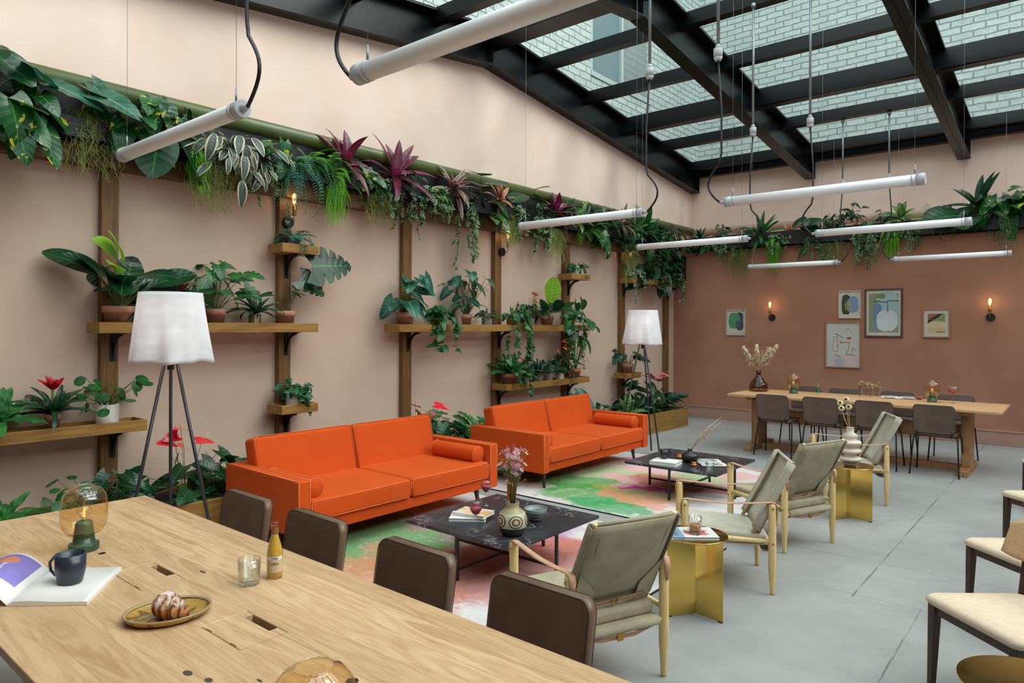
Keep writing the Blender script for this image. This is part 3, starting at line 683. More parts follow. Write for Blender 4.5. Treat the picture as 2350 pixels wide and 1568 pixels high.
# ================================================================ brass side tables
def side_table(loc, rz, label, r=.17, R=.175, dark=True):
    t = thing('side_table', label, 'side table', loc, rz, 'round brass side tables')
    for k in range(3):
        a = k*2*PI/3; M = Matrix.Rotation(a, 4, 'Z')
        link('base_panel', MB().box(0.001, r, -.002, .002, .004, .45, M), M_brass, t)
    f = MB()
    for k in range(3):
        M = Matrix.Rotation(k*2*PI/3, 4, 'Z'); f.box(r-.03, r-.002, -.004, .004, 0, .006, M)
    link('foot_pads', f, M_black, t)
    link('tabletop', MB().cyl((0, 0, .45), (0, 0, .458), R, seg=64), M_brass, t)
side_table((-1.72, 3.69, 0), math.radians(-6), 'round brass side table beside the nearest canvas chair', .175, .18)
side_table((-1.56, 6.40, 0), math.radians(-6), 'round brass side table under the ribbed cream vase', .175, .18)
side_table((-.13, 2.86, 0), math.radians(150), 'round brass side table cut off at the bottom right corner', .19, .22)
# ================================================================ canvas safari chairs (local +x is the front)
def safari(loc, rz, label, cv):
    t = thing('safari_chair', label, 'armchair', loc, rz, 'canvas safari chairs')
    PX, PY = .262, .262
    for x in (-PX, PX):
        for y in (-PY, PY):
            m = MB(); m.lathe([(.013, 0), (.0145, .015), (.015, .05), (.0235, .17), (.0235, .545), (.019, .56)], (x, y, 0), 8, M=None)
            p = link('leg', m, M_ash, t); o = 1 if y > 0 else -1
            for z in (.315, .53): link('peg', MB().cyl((x, y+o*.018, z), (x, y+o*.0235, z), .008, seg=10), mat('peg_wood', 'a9834c', .5), p)
    for y in (-PY, PY): link('side_rail', MB().tube([(-PX, y, .325), (0, y, .332), (PX, y, .345)], [.012, .018, .012], 10), M_ash, t)
    for x, z in ((-PX, .275), (PX, .305)): link('cross_rail', MB().tube([(x, -PY, z), (x, 0, z), (x, PY, z)], [.012, .017, .012], 10), M_ash, t)
    m = MB()   # canvas seat sling wrapped round the cross rails
    prof = []
    for i in range(9): a = PI/2+PI*i/8; prof.append((-PX+.022*math.cos(a), .275+.022*math.sin(a)))
    prof = [(-PX+.05, .255)]+prof[::-1]
    for i in range(1, 9): k = i/9; prof.append((-PX+2*PX*k, .297+.03*k-.02*math.sin(PI*k)))
    for i in range(9): a = PI/2-PI*i/8; prof.append((PX+.022*math.cos(a), .305+.022*math.sin(a)))
    m.grid(lambda u, v: (prof[round(u*(len(prof)-1))][0], (-.225+.45*v), prof[round(u*(len(prof)-1))][1]), len(prof)-1, 4)
    link('seat_sling', m, cv, t, solid=.004)
    M = Matrix.Translation((.01, 0, .325)) @ Matrix.Rotation(math.radians(-3), 4, 'Y')
    link('seat_cushion', MB().box(-.25, .25, -.225, .225, -.02, .045, M), cv, t, bev=.022, seg=4)
    # reclined back: two uprights and a wrapped canvas panel
    bo, to = V(-.13, 0, .31), V(-.40, 0, .83); d = (to-bo).normalized(); nrm = V(d.z, 0, -d.x)
    for s in (-1, 1): link('back_upright', MB().tube([bo+V(0, s*.205, 0), bo+d*.3+V(0, s*.21, 0), to+V(0, s*.215, 0)-d*.02], [.011, .015, .011], 10), M_ash, t)
    m = MB()
    def back(u, v):
        y = -.235+.47*u; L = .085+v*(.555-.085)
        w = .238; y = (u*2-1)*w
        edge = 1-abs(u*2-1)**10
        p = bo+d*L+V(0, y, 0)-nrm*(.016 if 1 else 0)*(1-2*0)+nrm*(-.022*math.sin(PI*v)*(1-(u*2-1)**2)); return p+nrm*(.016*(1-edge))
    m.grid(back, 20, 12); bk = link('back_canvas', m, cv, t, solid=.005)
    m = MB()
    for s in (-1, 1):   # side hems wrapping the uprights
        m.grid(lambda u, v: bo+d*(.085+v*.47)+V(0, s*.2385, 0)+nrm*(-.02+.036*u)+V(0, s*.004*math.sin(PI*u), 0), 4, 8)
    for s in (-1, 1): m.grid(lambda u, v: bo+d*(.085+v*.47)+V(0, s*(.16+.078*u), 0)+nrm*(.017-.004*(1-u)), 4, 8)
    for v in (.555,): m.tube([bo+d*v+V(0, -.235, 0), bo+d*v+V(0, .235, 0)], .009, 8)
    link('hem', m, cv, bk, solid=.004)
    for s in (-1, 1):
        m = MB(); y = s*.17; q = [bo+d*.12+V(0, y, 0)-nrm*.026, bo+d*.5+V(0, y*1.1, 0)-nrm*.024]; m.tube(q, .0015, 4)
        link('stitching', m, mat('stitch_thread', '6c664e', .8), bk)
    for s in (-1, 1):   # lower corner pockets with strap and buckle
        m = MB()
        pts = [bo+d*.30+V(0, s*.226, 0)-nrm*.025, bo+d*.06+V(0, s*.215, 0)-nrm*.035, bo+d*.07+V(0, s*.12, 0)-nrm*.045, bo+d*.19+V(0, s*.125, 0)-nrm*.04]
        b = len(m.v)
        for q in pts: m.vert(q)
        m.face([b, b+1, b+2, b+3]); link('corner_flap', m, cv, bk, solid=.005)
    m = MB().bar(bo+d*.125+V(0, -.17, 0)-nrm*.05, bo+d*.11+V(0, .17, 0)-nrm*.05, .003, .022, up=d)
    st = link('back_strap', m, M_tan, t); k = MB()
    c = bo+d*.118-nrm*.054
    for a, b in (((-.016), (.016)),):
        for dy, e in ((-.014, 0), (.014, 0)): k.bar(c+V(0, dy, 0)-d*.016, c+V(0, dy, 0)+d*.016, .003)
        for dz in (-.016, .016): k.bar(c+V(0, -.014, 0)+d*dz, c+V(0, .014, 0)+d*dz, .003)
    link('buckle', k, M_brass2, st)
    # straps under the seat
    for y, w in ((0, 1),):
        m = MB().tube([(-PX, -PY+.02, .265), (-PX-.01, -.1, .245), (-PX-.01, .1, .25), (-PX, PY-.02, .27)], .004, 6)
        m = MB(); pts = [V(-PX-.005, -PY+.02, .272), V(-PX-.01, -.09, .24), V(-PX-.01, .09, .243), V(-PX-.005, PY-.02, .272)]
        for i in range(3): m.bar(pts[i], pts[i+1], .003, .018, up=(0, 0, 1))
        s2 = link('under_strap', m, M_tan, t); k = MB().box(-PX-.018, -PX-.014, -.016, .016, .226, .258); link('buckle', k, M_brass2, s2)
    # leather arm straps
    for s in (-1, 1):
        y = s*PY; pts = [V(PX+.0235, y, .44), V(PX+.026, y, .53), V(PX+.018, y, .562), V(PX-.01, y, .567), V(.1, y, .556), V(0, y, .552), V(-.12, y, .556), V(-PX+.01, y, .567), V(-PX-.018, y, .562), V(-PX-.026, y, .53), V(-PX-.0245, y, .46)]
        m = MB(); b = len(m.v)
        for i, p in enumerate(pts):
            w = .017 if 0 < i < len(pts)-1 else .006
            m.vert(p+V(0, -w, 0)); m.vert(p+V(0, w, 0))
        for i in range(len(pts)-1): m.face([b+2*i, b+2*i+1, b+2*i+3, b+2*i+2], True)
        a = link('arm_strap', m, M_strap, t, solid=.004); k = MB()
        for yy, zz in ((-.007, .51), (.007, .51), (0, .492)): k.sphere((-PX-.028, y+yy, zz), .003, 6, 4)
        for yy, zz in ((-.007, .5), (.007, .5), (0, .482)): k.sphere((PX+.028, y+yy, zz), .003, 6, 4)
        link('rivets', k, M_brass2, a)
    return t
A = math.atan2
safari((-1.87, 2.80, 0), A(.385, -.923), 'nearest canvas safari chair, seen from behind beside the leather dining chairs', M_canvas)
safari((-1.84, 4.36, 0), A(-.50, -.87), 'canvas safari chair in side view right of the nearest brass table', M_canvas2)
safari((-1.83, 5.44, 0), A(.375, -.927), 'canvas safari chair seen from behind next to the ribbed cream vase', M_canvas)
safari((-1.77, 7.17, 0), A(-.47, -.88), 'farthest canvas safari chair, in front of the far dining table', M_canvas2)
# ================================================================ dining tables
def slab(xs, ys, holes, z0, z1):
    m = MB(); ix = {}
    def P(i, j, k):
        q = (i, j, k)
        if q not in ix: ix[q] = m.vert((xs[i], ys[j], (z0, z1)[k]))
        return ix[q]
    nx, ny = len(xs)-1, len(ys)-1; S_ = lambda i, j: 0 <= i < nx and 0 <= j < ny and (i, j) not in holes
    for i in range(nx):
        for j in range(ny):
            if not S_(i, j): continue
            m.face([P(i, j, 1), P(i+1, j, 1), P(i+1, j+1, 1), P(i, j+1, 1)]); m.face([P(i, j, 0), P(i, j+1, 0), P(i+1, j+1, 0), P(i+1, j, 0)])
            if not S_(i, j-1): m.face([P(i, j, 0), P(i+1, j, 0), P(i+1, j, 1), P(i, j, 1)])
            if not S_(i, j+1): m.face([P(i+1, j+1, 0), P(i, j+1, 0), P(i, j+1, 1), P(i+1, j+1, 1)])
            if not S_(i-1, j): m.face([P(i, j+1, 0), P(i, j, 0), P(i, j, 1), P(i, j+1, 1)])
            if not S_(i+1, j): m.face([P(i+1, j, 0), P(i+1, j+1, 0), P(i+1, j+1, 1), P(i+1, j, 1)])
    return m
def trestle(t, xl, yc, wood_, zt, foot, leg=True):
    for x in xl:
        q = link('trestle_leg', MB().box(x-.045, x+.045, yc-.17, yc+.17, .07, zt-.05), wood_, t, bev=.006)
        link('foot', MB().box(x-.05, x+.05, yc-foot, yc+foot, 0, .07), wood_, q, bev=.008); link('bearer', MB().box(x-.04, x+.04, yc-foot+.06, yc+foot-.06, zt-.05, zt), wood_, q, bev=.006)
nt = thing('dining_table', 'long oak dining table in the foreground with two cable hatches', 'dining table', (0, 0, 0))
xs = [-3.79, -2.703, -2.66, -2.52, -2.441, -2.02, -1.98, -1.84, -1.79, .05]; ys = [.55, .972, 1.118, 1.15, 1.525]
hol = {(1, 1), (2, 1), (3, 1), (5, 1), (6, 1), (7, 1)}
link('tabletop', slab(xs, ys, hol, .722, .75), M_oakx, nt, bev=.002, seg=1)
for (a, b, c, d) in ((-2.703, -2.66, -2.52, -2.441), (-2.02, -1.98, -1.84, -1.79)):
    sl_ = slab([a+.0015, b, c, d-.0015], [.9735, 1.088, 1.116], {(1, 1)}, .728, .7495)
    h = link('cable_hatch', sl_, M_oakx, nt); link('cable_well', MB().box(a, d, .972, 1.118, .60, .605).box(a-.01, a, .96, 1.13, .6, .72).box(d, d+.01, .96, 1.13, .6, .72).box(a, d, 1.118, 1.13, .6, .72).box(a, d, .96, .972, .6, .72), M_black, nt)
    hg = MB()
    for x in (a+.03, d-.06): hg.box(x, x+.03, .970, .976, .748, .7508)
    link('hinge', hg, M_brass2, h)
kn = MB()
for x, y, r in ((-2.958, 1.03, .013), (-1.42, 1.07, .016)): kn.cyl((x, y, .7490), (x, y, .7507), r, seg=20)
link('grommet_hole', kn, M_black, nt)
kn = MB()
for x, y, rx, ry in ((-1.775, .82, .018, .01), (-1.70, .838, .014, .009), (-2.46, 1.19, .02, .006), (-1.505, .97, .006, .005), (-1.6, .92, .012, .004)): kn.lathe([(1, .7495), (1, .7505)], (x, y, 0), 14, sx=rx, sy=ry)
for v_ in range(0): pass
link('knots', kn, mat('wood_knot', '4b3f38', .5), nt, label='dark wood knots')
trestle(nt, (-3.3, -.5), 1.04, M_oakdk, .722, .4)
link('stretcher', MB().box(-3.3, -.5, 1.02, 1.06, .25, .4), M_oakdk, nt)
ft = thing('dining_table', 'long pale oak dining table by the back wall', 'dining table', (-2.19, 9.37, 0))
link('tabletop', MB().box(-1.5, 1.5, -.49, .49, .72, .75), M_oakfar, ft, bev=.003, seg=1)
trestle(ft, (-1.25, 1.14), 0, M_oakdk, .72, .43)
link('stretcher', MB().box(-1.25, 1.14, -.03, .03, .36, .52), M_oakdk, ft, bev=.004); link('floor_rail', MB().box(-1.25, 1.14, -.04, .04, .0, .07), M_oakdk, ft)
# ================================================================ leather dining chairs (local +y is the front)
def dchair(name, loc, rz, label, group, lm, backh=(.47, .80), bw=.2, rear_round=.05):
    t = thing(name, label, 'chair', loc, rz, group)
    link('seat', MB().box(-.205, .205, -.2, .21, .44, .475), lm, t, bev=.014, seg=3)
    def bk(u, v):
        x = (u*2-1)*bw; z = backh[0]+(backh[1]-backh[0])*v; return x, z
    m = MB(); n = 16; z0, z1 = backh; th = .042
    def prof(x): e = abs(x/bw); return z1-.012*e*e
    # rounded backrest outline extruded, gently curved and raked
    pts = []
    R = .034
    for cx, cz, a0 in ((bw-R, z1-R, 0), (-bw+R, z1-R, PI/2), (-bw+R, z0+R, PI), (bw-R, z0+R, 1.5*PI)):
        for i in range(6): a = a0+PI/2*i/5; pts.append((cx+R*math.cos(a), cz+R*math.sin(a)))
    def curve(x, z, o):
        z = z-.02*abs(x/bw)**3*(z > (z0+z1)/2)
        return V(x, -.215-.055*(z-z0)/(z1-z0)+.02*(x/bw)**2+o, z)
    rings = []
    for o, sh in ((-th/2, .007), (-th/2+.005, 0), (th/2-.005, 0), (th/2, .007)):
        rings.append([m.vert(curve(x*(1-sh/bw), (z-(z0+z1)/2)*(1-sh/.16)+(z0+z1)/2, o)) for x, z in pts])
    for r in range(3):
        for i in range(len(pts)): j = (i+1) % len(pts); m.face([rings[r][i], rings[r][j], rings[r+1][j], rings[r+1][i]], True)
    # faces filled in columns so they follow the curve
    for ring, flip in ((rings[0], 0), (rings[-1], 1)):
        k = len(pts); m.face(ring[::-1] if not flip else ring)
    b = link('backrest', m, lm, t)
    p = MB(); q = [curve(x*.985, (z-(z0+z1)/2)*.985+(z0+z1)/2, th/2+.0015) for x, z in pts]; p.tube(q+[q[0]], .0018, 5, False)
    q = [curve(x*.985, (z-(z0+z1)/2)*.985+(z0+z1)/2, -th/2-.0015) for x, z in pts]; p.tube(q+[q[0]], .0018, 5, False)
    link('piping', p, mat('piping_brown', '3a2c24', .5), b)
    f = MB()
    for s in (-1, 1): f.tube([(s*.155, -.1, .437), (s*.165, -.21, .437), (s*.165, -.232, .46), (s*.165, -.232, .5)], .008, 8)
    f.tube([(-.2, -.12, .432), (.2, -.12, .432)], .008, 8).tube([(-.2, .14, .432), (.2, .14, .432)], .008, 8)
    link('frame', f, M_tube, t)
    for y, yo in ((-.12, -.225), (.14, .21)):
        for s in (-1, 1):
            pts_ = [(s*.16, y, .432), (s*.198, y+(yo-y)*.05, .428), (s*.212, y+(yo-y)*.15, .4), (s*.218, y+(yo-y)*.35, .3), (s*.235, yo, 0.004)]
            l = link('leg', MB().tube(pts_, .0085, 8), M_tube, t); link('foot_glide', MB().cyl((s*.235, yo, 0), (s*.235, yo, .008), .014, .011, 10), M_tube, l)
    return t
gN = 'leather dining chairs along the foreground table'
c0 = dchair('dining_chair', (-3.25, 1.555, 0), PI, 'brown leather dining chair at the foreground table nearest the white lamp', gN, M_leather, bw=.205)
for x, l in ((-2.665, 'brown leather dining chair just behind the small drink bottle'), (-2.0, 'brown leather dining chair in front of the near coffee table'), (-1.385, 'brown leather dining chair nearest the camera, beside the canvas chair')):
    dup(c0, (x, 1.565, 0), PI, l)
gF = 'leather and steel dining chairs around the far table'
c1 = dchair('dining_chair', (-3.05, 8.98, 0), 0, 'taupe dining chair at the left end of the near side of the far table', gF, M_leather2)
for x, l in ((-2.49, 'second taupe dining chair from the left on the near side of the far table'), (-1.90, 'taupe dining chair behind the farthest canvas chair'), (-1.30, 'taupe dining chair at the right end of the near side of the far table')):
    dup(c1, (x, 9.03, 0), 0, l)
for x, l in ((-3.07, 'taupe dining chair behind the green bottle, against the back wall side'), (-2.57, 'taupe dining chair across the far table, behind the condiments'), (-1.92, 'taupe dining chair across the far table, behind the open magazine'), (-1.27, 'taupe dining chair across the far table, behind the pink drink')):
    dup(c1, (x, 9.98, 0), PI, l)
# ================================================================ upholstered lounge chairs at the right (local +x front)
def lchair(loc, rz, label):
    t = thing('lounge_chair', label, 'chair', loc, rz, 'cream wool chairs with dark wooden legs'); m = MB()
    out = []
    A_ = [(.26, -.26, .05), (.26, .26, .05), (-.2, .2, .07), (-.2, -.2, .07)]   # rounded trapezoid outline
    n = len(A_)
    for i in range(n):
        x, y, r = A_[i]; px, py, _ = A_[i-1]; qx, qy, _ = A_[(i+1) % n]
        a = V(px-x, py-y, 0).normalized(); b = V(qx-x, qy-y, 0).normalized()
        for k in range(7):
            u = k/6; p = V(x, y, 0)+a*r*(1-u)**2+b*r*u**2; out.append((p.x, p.y))
    rings = []
    for z, s in ((.385, .9), (.39, .97), (.405, 1.0), (.418, .99), (.43, .93), (.434, .6), (.432, .2)):
        rings.append([m.vert((x*s, y*s, z-.015*(1-min(1, (x*x+y*y)/.07))*(z > .42))) for x, y in out])
    for r in range(len(rings)-1):
        for i in range(len(out)): j = (i+1) % len(out); m.face([rings[r][i], rings[r][j], rings[r+1][j], rings[r+1][i]], True)
    m.face(rings[0][::-1]); m.face(rings[-1]); link('seat', m, M_seatf, t)
    m = MB(); R = .3
    def f(u, v):
        a = math.radians(180-52+104*u); z = .57+.2*v+.0
        k = 1-abs(u*2-1)**5*.35; z = .68+(z-.68)*k
        return V(.06+R*math.cos(a)*1.05-.05*v, R*1.0*math.sin(a), z)
    m.grid(f, 24, 8); bk = link('backrest', m, M_fabric, t, solid=.035, subd=0)
    for x, y, fx, fy in ((.225, -.215, .235, -.225), (.225, .215, .235, .225)):
        link('leg', MB().bar((fx, fy, 0), (x, y, .395), .026, .026, w1=.042, h1=.042), M_walnut, t, bev=.004)
    for s in (-1, 1):
        link('leg', MB().bar((-.25, s*.2, 0), (-.2, s*.185, .4), .026, .026, w1=.04, h1=.04).bar((-.2, s*.185, .38), (-.235, s*.19, .7), .04, .035, w1=.028, h1=.022), M_walnut, t, bev=.004)
    m = MB()
    for a, b in (((.225, -.2), (.225, .2)), ((-.2, -.18), (-.2, .18)), ((-.2, -.19), (.22, -.215)), ((-.2, .19), (.22, .215))): m.bar((a[0], a[1], .37), (b[0], b[1], .37), .022, .045)
    link('seat_rail', m, M_walnut, t)
    return t
# front-left corner of each seat is the tip that shows
def place_l(tip, ang, label, first=[None]):
    c, s = math.cos(ang), math.sin(ang); lx, ly = .245, -.245
    loc = (tip[0]-(c*lx-s*ly), tip[1]-(s*lx+c*ly), 0)
    if first[0] is None: first[0] = lchair(loc, ang, label)
    else: dup(first[0], loc, ang, label)
LA = math.radians(228)
place_l((-.565, 3.64), LA, 'cream wool chair with dark legs nearest the bottom right corner')
place_l((-.545, 4.74), LA, 'cream wool chair with dark legs second from the bottom right corner')
place_l((-.49, 6.3), LA, 'cream wool chair with dark legs, third back along the right edge')
place_l((-.47, 7.95), LA, 'cream wool chair farthest back, barely entering at the right edge')
# ================================================================ floor lamps
def flamp(loc, rz, label, topw=.185, seed=1):
    t = thing('floor_lamp', label, 'floor lamp', loc, rz, 'white draped floor lamps'); m = MB()
    ld = bpy.data.lights.new('bulb_light', 'POINT'); ld.energy = 2.4; ld.color = (1, .93, .85); ld.shadow_soft_size = .06
    lo = bpy.data.objects.new('bulb_light', ld); C.objects.link(lo); lo.location = (0, 0, 1.64); lo.parent = t
    rng = random.Random(seed); ph = [rng.uniform(0, 6.28) for _ in range(4)]
    def f(u, v):
        a = 2*PI*u; w = v**1.4
        r = topw+.055*v+w*(.017*math.sin(6*a+ph[0])+.011*math.sin(9*a+ph[1])+.005*math.sin(13*a+ph[2]))
        z = 1.85-.44*v-.006*w*math.sin(4*a+ph[3])-.004*w*math.sin(9*a); return V(r*math.cos(a), r*math.sin(a), z)
    m.grid(f, 120, 20); link('lamp_shade', m, M_shade, t, solid=.002)
    link('shade_top', MB().cyl((0, 0, 1.838), (0, 0, 1.846), topw-.004, seg=40), M_shade, t)
    link('hub', MB().cyl((0, 0, 1.36), (0, 0, 1.5), .02).cyl((0, 0, 1.5), (0, 0, 1.84), .006), M_tube, t)
    link('bulb', MB().sphere((0, 0, 1.56), .04, 14, 8), M_white, t)
    for k in range(3):
        a = 2*PI*k/3; link('leg', MB().cyl((.34*math.cos(a), .34*math.sin(a), 0), (.03*math.cos(a), .03*math.sin(a), 1.46), .0105, .0105, 10), mat('grey_lamp_leg', '37383b', .4, .3), t)
    return t
flamp((-4.47, 1.95, 0), math.radians(156), 'white draped floor lamp on three thin legs at the left behind the dining table')
flamp((-4.36, 7.80, 0), math.radians(219), 'white draped floor lamp beyond the far orange sofa', seed=5)
# ================================================================ table lamps, glasses, bottles
def jar_lamp(loc, label):
    t = thing('table_lamp', label, 'table lamp', loc, 0, 'amber glass dome lamps on green bases')
    link('base', MB().lathe([(.052, 0), (.054, .004), (.054, .026), (.052, .028), (.04, .03), (.037, .06), (.032, .095), (.03, .108), (.024, .115), (.01, .117)], seg=32), M_greenc, t)
    link('glass_dome', MB().shell([(.033, .065), (.06, .07), (.078, .095), (.083, .13), (.083, .185), (.076, .22), (.058, .242), (.04, .249), (.037, .252), (.037, .255), (.036, .251)], seg=40), M_amberg, t)
    b = MB(); b.shell([(.012, .117), (.012, .13), (.024, .142), (.027, .158), (.02, .175), (.0, .182)], seg=20); q = link('bulb', b, M_clear, t)
    f = MB(); f.tube([(-.006, 0, .13), (-.008, 0, .155), (0, 0, .163), (.008, 0, .155), (.006, 0, .13)], .002, 6); link('filament', f, M_bulb, q)
    c = MB().tube([(.03, -.03, .012), (.055, -.045, .014), (.075, -.045, .006), (.088, -.03, .001)], .003, 8); link('cord', c, mat('green_cord', '7a9a90', .6), t)
    return t
l0 = jar_lamp((-3.06, 1.0, .7502), 'amber glass dome lamp on the foreground table behind the black mug')
dup(l0, (-1.12, .755, .7502), 0, 'amber glass dome lamp cut off by the bottom edge, only its top ring showing')
dup(l0, (-3.03, 9.50, .7502), 0, 'amber glass dome lamp near the left end of the far table')
dup(l0, (-1.425, 9.53, .7502), 0, 'amber glass dome lamp near the right end of the far table, beside the pink drink')
def wineglass(loc, label, fill=True, s=1.0, wide=1.0):
    t = thing('wine_glass', label, 'wine glass', loc, 0, 'stemmed glasses')
    link('foot_and_stem', MB().lathe([(.034*s, 0), (.033*s, .002), (.006*s, .006), (.0038*s, .02), (.0038*s, .09*s), (.008*s, .1*s)], seg=24), M_clear, t)
    link('bowl', MB().shell([(.004, .1*s), (.022*s*wide, .112*s), (.038*s*wide, .14*s), (.042*s*wide, .165*s), (.036*s*wide, .2*s), (.0355*s*wide, .2*s)], seg=32), M_clear, t)
    if fill: link('drink', MB().lathe([(.003, .103*s), (.021*s*wide, .114*s), (.036*s*wide, .14*s), (.0395*s*wide, .157*s), (.001, .157*s)], seg=32), M_wine, t)
    return t
wineglass((-3.026, 3.25, .3205), 'stemmed glass of pink drink on the near coffee table')
wineglass((-3.40, 3.76, .3205), 'stemmed glass with pale pink drink behind the copper flask', s=.95)
wineglass((-1.222, 9.59, .7502), 'coupe of pink drink on the far dining table', wide=1.5, s=.98)
def tumbler(loc, label, r=.037, h=.085, fill=0, rib=.02):
    t = thing('tumbler', label, 'glass', loc, 0, 'glass tumblers')
    link('glass', MB().shell([(.001, 0), (r*.9, 0), (r*.97, .004), (r, h), (r*.93, h), (r*.88, .012), (.001, .01)], seg=32, rib=rib, nr=8), M_clear, t)
    if fill: link('drink', MB().lathe([(r*.86, .012), (r*.9, fill), (.001, fill)], seg=32), mat('whisky', 'd68a30', .08), t)
    return t
tumbler((-2.227, 1.24, .7502), 'empty cut glass tumbler beside the drink bottle', .038, .088)
tumbler((-2.64, 5.97, .3205), 'empty clear tumbler at the corner of the far coffee table', .036, .09)
tumbler((-1.715, 3.675, .473), 'tumbler of amber whisky on the magazine on the brass side table', .037, .095, .045, 0)
b = thing('drink_bottle', 'small clear bottle of golden mixer with a printed label on the foreground table', 'bottle', (-2.216, 1.331, .7502), math.radians(0))
prof = [(.001, 0), (.026, 0), (.028, .005), (.028, .09), (.024, .112), (.013, .15), (.0115, .185), (.0135, .187), (.0135, .197), (.0115, .198)]
link('glass', MB().shell(prof, seg=28), M_clear, b); link('drink', MB().lathe([(.001, .003), (.0255, .004), (.0258, .09), (.0215, .113), (.0115, .148), (.0113, .15), (.001, .15)], seg=28), mat('ginger_drink', 'dcb24a', .08, Subsurface_Weight=.2), b)
def wrap(r, z0, z1, a0, a1, n=14):
    m = MB(); m.grid(lambda u, v: V(r*math.cos(a0+(a1-a0)*u), r*math.sin(a0+(a1-a0)*u), z0+(z1-z0)*v), n, 1); return m
va = math.atan2(-1.33, 2.216)
lb = link('label', wrap(.0285, .025, .083, va-1.1, va+1.1), mat('label_cream', 'cdb894', .6), b, label='tan and cream paper label')
link('label_band', wrap(.0287, .068, .08, va-1.0, va+1.0), M_white, lb); link('neck_label', wrap(.0131, .155, .18, va-1.4, va+1.4, 10), mat('label_brown', '8a5a34', .6), b)
def text(s, size, M, parent, m, name='lettering', ext=.0003):
    c = bpy.data.curves.new(name, 'FONT'); c.body = s; c.size = size; c.align_x = 'CENTER'; c.align_y = 'CENTER'; c.extrude = ext
    o = bpy.data.objects.new(name+'_tmp', c); C.objects.link(o); dg = bpy.context.evaluated_depsgraph_get(); dg.update()
    me = bpy.data.meshes.new_from_object(o.evaluated_get(dg)); bpy.data.objects.remove(o); me.transform(M)
    q = bpy.data.objects.new(name, me); C.objects.link(q); me.materials.clear(); me.materials.append(m); q.parent = parent; return q
def lab(r, z, da=0):   # frame on a bottle surface facing the camera, letters upright
    a = va+da; return Matrix.Translation((r*math.cos(a), r*math.sin(a), z)) @ Matrix.Rotation(a+PI/2, 4, 'Z') @ Matrix.Rotation(PI/2, 4, 'X')
M_ink = mat('dark_ink', '3a2c24', .6)
text('TREE', .011, lab(.0291, .074, .0), lb, M_ink); text('SODA', .011, lab(.0291, .055, .0), lb, M_ink)
b = thing('drink_bottle', 'small clear bottle with green cap and green label on the far dining table', 'bottle', (-2.76, 9.67, .7502))
link('glass', MB().shell([(a, z*.92) for a, z in prof], seg=20), M_clear, b); link('cap', MB().cyl((0, 0, .172), (0, 0, .186), .0145), mat('green_cap', '1f6a3c', .4), b)
link('label', wrap(.0285, .02, .08, -2.9, -.3), mat('green_label', '1f7a44', .5), b)
# black mug, coffee mug
def mug(loc, rz, label, r=.047, h=.1, m=M_darkcer):
    t = thing('mug', label, 'mug', loc, rz); link('cup', MB().shell([(.001, 0), (r*.72, 0), (r*.8, .006), (r*.98, h*.45), (r, h), (r*.93, h), (r*.9, h*.5), (r*.7, .012), (.001, .01)], seg=40), m, t)
    link('handle', MB().tube([(0, -r*.93, h*.82), (0, -r*1.35, h*.85), (0, -r*1.8, h*.62), (0, -r*1.72, h*.36), (0, -r*1.3, h*.2), (0, -r*.86, h*.24)], .0048, 10), m, t)
mug((-2.665, .83, .7642), math.radians(-40-90+68), 'black mug standing on the open art magazine', m=mat('blue_black_glaze', '2c3442', .28))
mug((-3.165, 6.09, .355), math.radians(150), 'dark grey mug on the book on the far coffee table', .04, .092)
# oval plate and croissant
pl = thing('plate', 'oval brown glazed plate holding the croissant', 'plate', (-2.165, .94, .7502), math.radians(68)); K = (.124, .1)
link('dish', MB().shell([(.001, 0), (.75, 0), (.9, .006), (1.0, .019), (.985, .023), (.9, .014), (.78, .008), (.001, .008)], seg=48, sx=K[0], sy=K[1]), mat('ochre_glaze', rough=.25, fn=lambda n, b: {'Base Color': n.mix(n.ss(.35, .65, n.m('SINE', n.m('ADD', n.m('MULTIPLY', n.noise(n.co(), 9, 3, .5, 1.5), 25), 0))), 'a8823c', '6f5228')}), pl)
link('rim', MB().shell([(.93, .016), (1.0, .0195), (1.0, .0245), (.96, .0245), (.93, .02)], seg=48, sx=K[0], sy=K[1]), mat('grey_rim_glaze', 'a08c68', .35), pl)
def crois(n, b):
    v = n.co(); X = n.xyz(v); ridge = n.m('FRACT', n.m('ADD', n.m('MULTIPLY', X[0], 75), n.m('MULTIPLY', n.noise(v, 22, 3), 1.8)))
    c = n.mix(n.ss(.1, .8, ridge), 'b9814c', '6e3c1c'); sugar = n.m('MULTIPLY', n.ss(.035, .06, X[2]), n.ss(.42, .56, n.noise(v, 70, 4, .7)))
    return {'Base Color': n.mix(n.m('MULTIPLY', sugar, .85), c, 'e0d6d0'), 'Normal': n.bump(n.m('MULTIPLY', ridge, -1), .6, .004)}
m = MB()
def cf(u, v):
    a = -1.15+2.3*v; R0 = .046; cx, cy = R0*math.sin(a)*1.3, -R0*math.cos(a)+.03
    fat = (.031*math.cos(a*1.15)**.8 if abs(a*1.15) < PI/2 else 0)+.006; fat *= 1+.13*math.cos(v*2*PI*7)
    t_ = 2*PI*u; return V(cx+fat*math.cos(t_)*math.sin(a)*.6, cy-fat*math.cos(t_)*math.cos(a)*.9, fat*(1+math.sin(t_))*.98+.001)
m.grid(cf, 20, 70)
o = link('croissant', m, mat('croissant_crust', rough=.5, fn=crois), None, (-2.13, .935, .759), math.radians(20), smooth=True); tag(o, 'sugar dusted croissant on the oval brown plate', 'croissant')
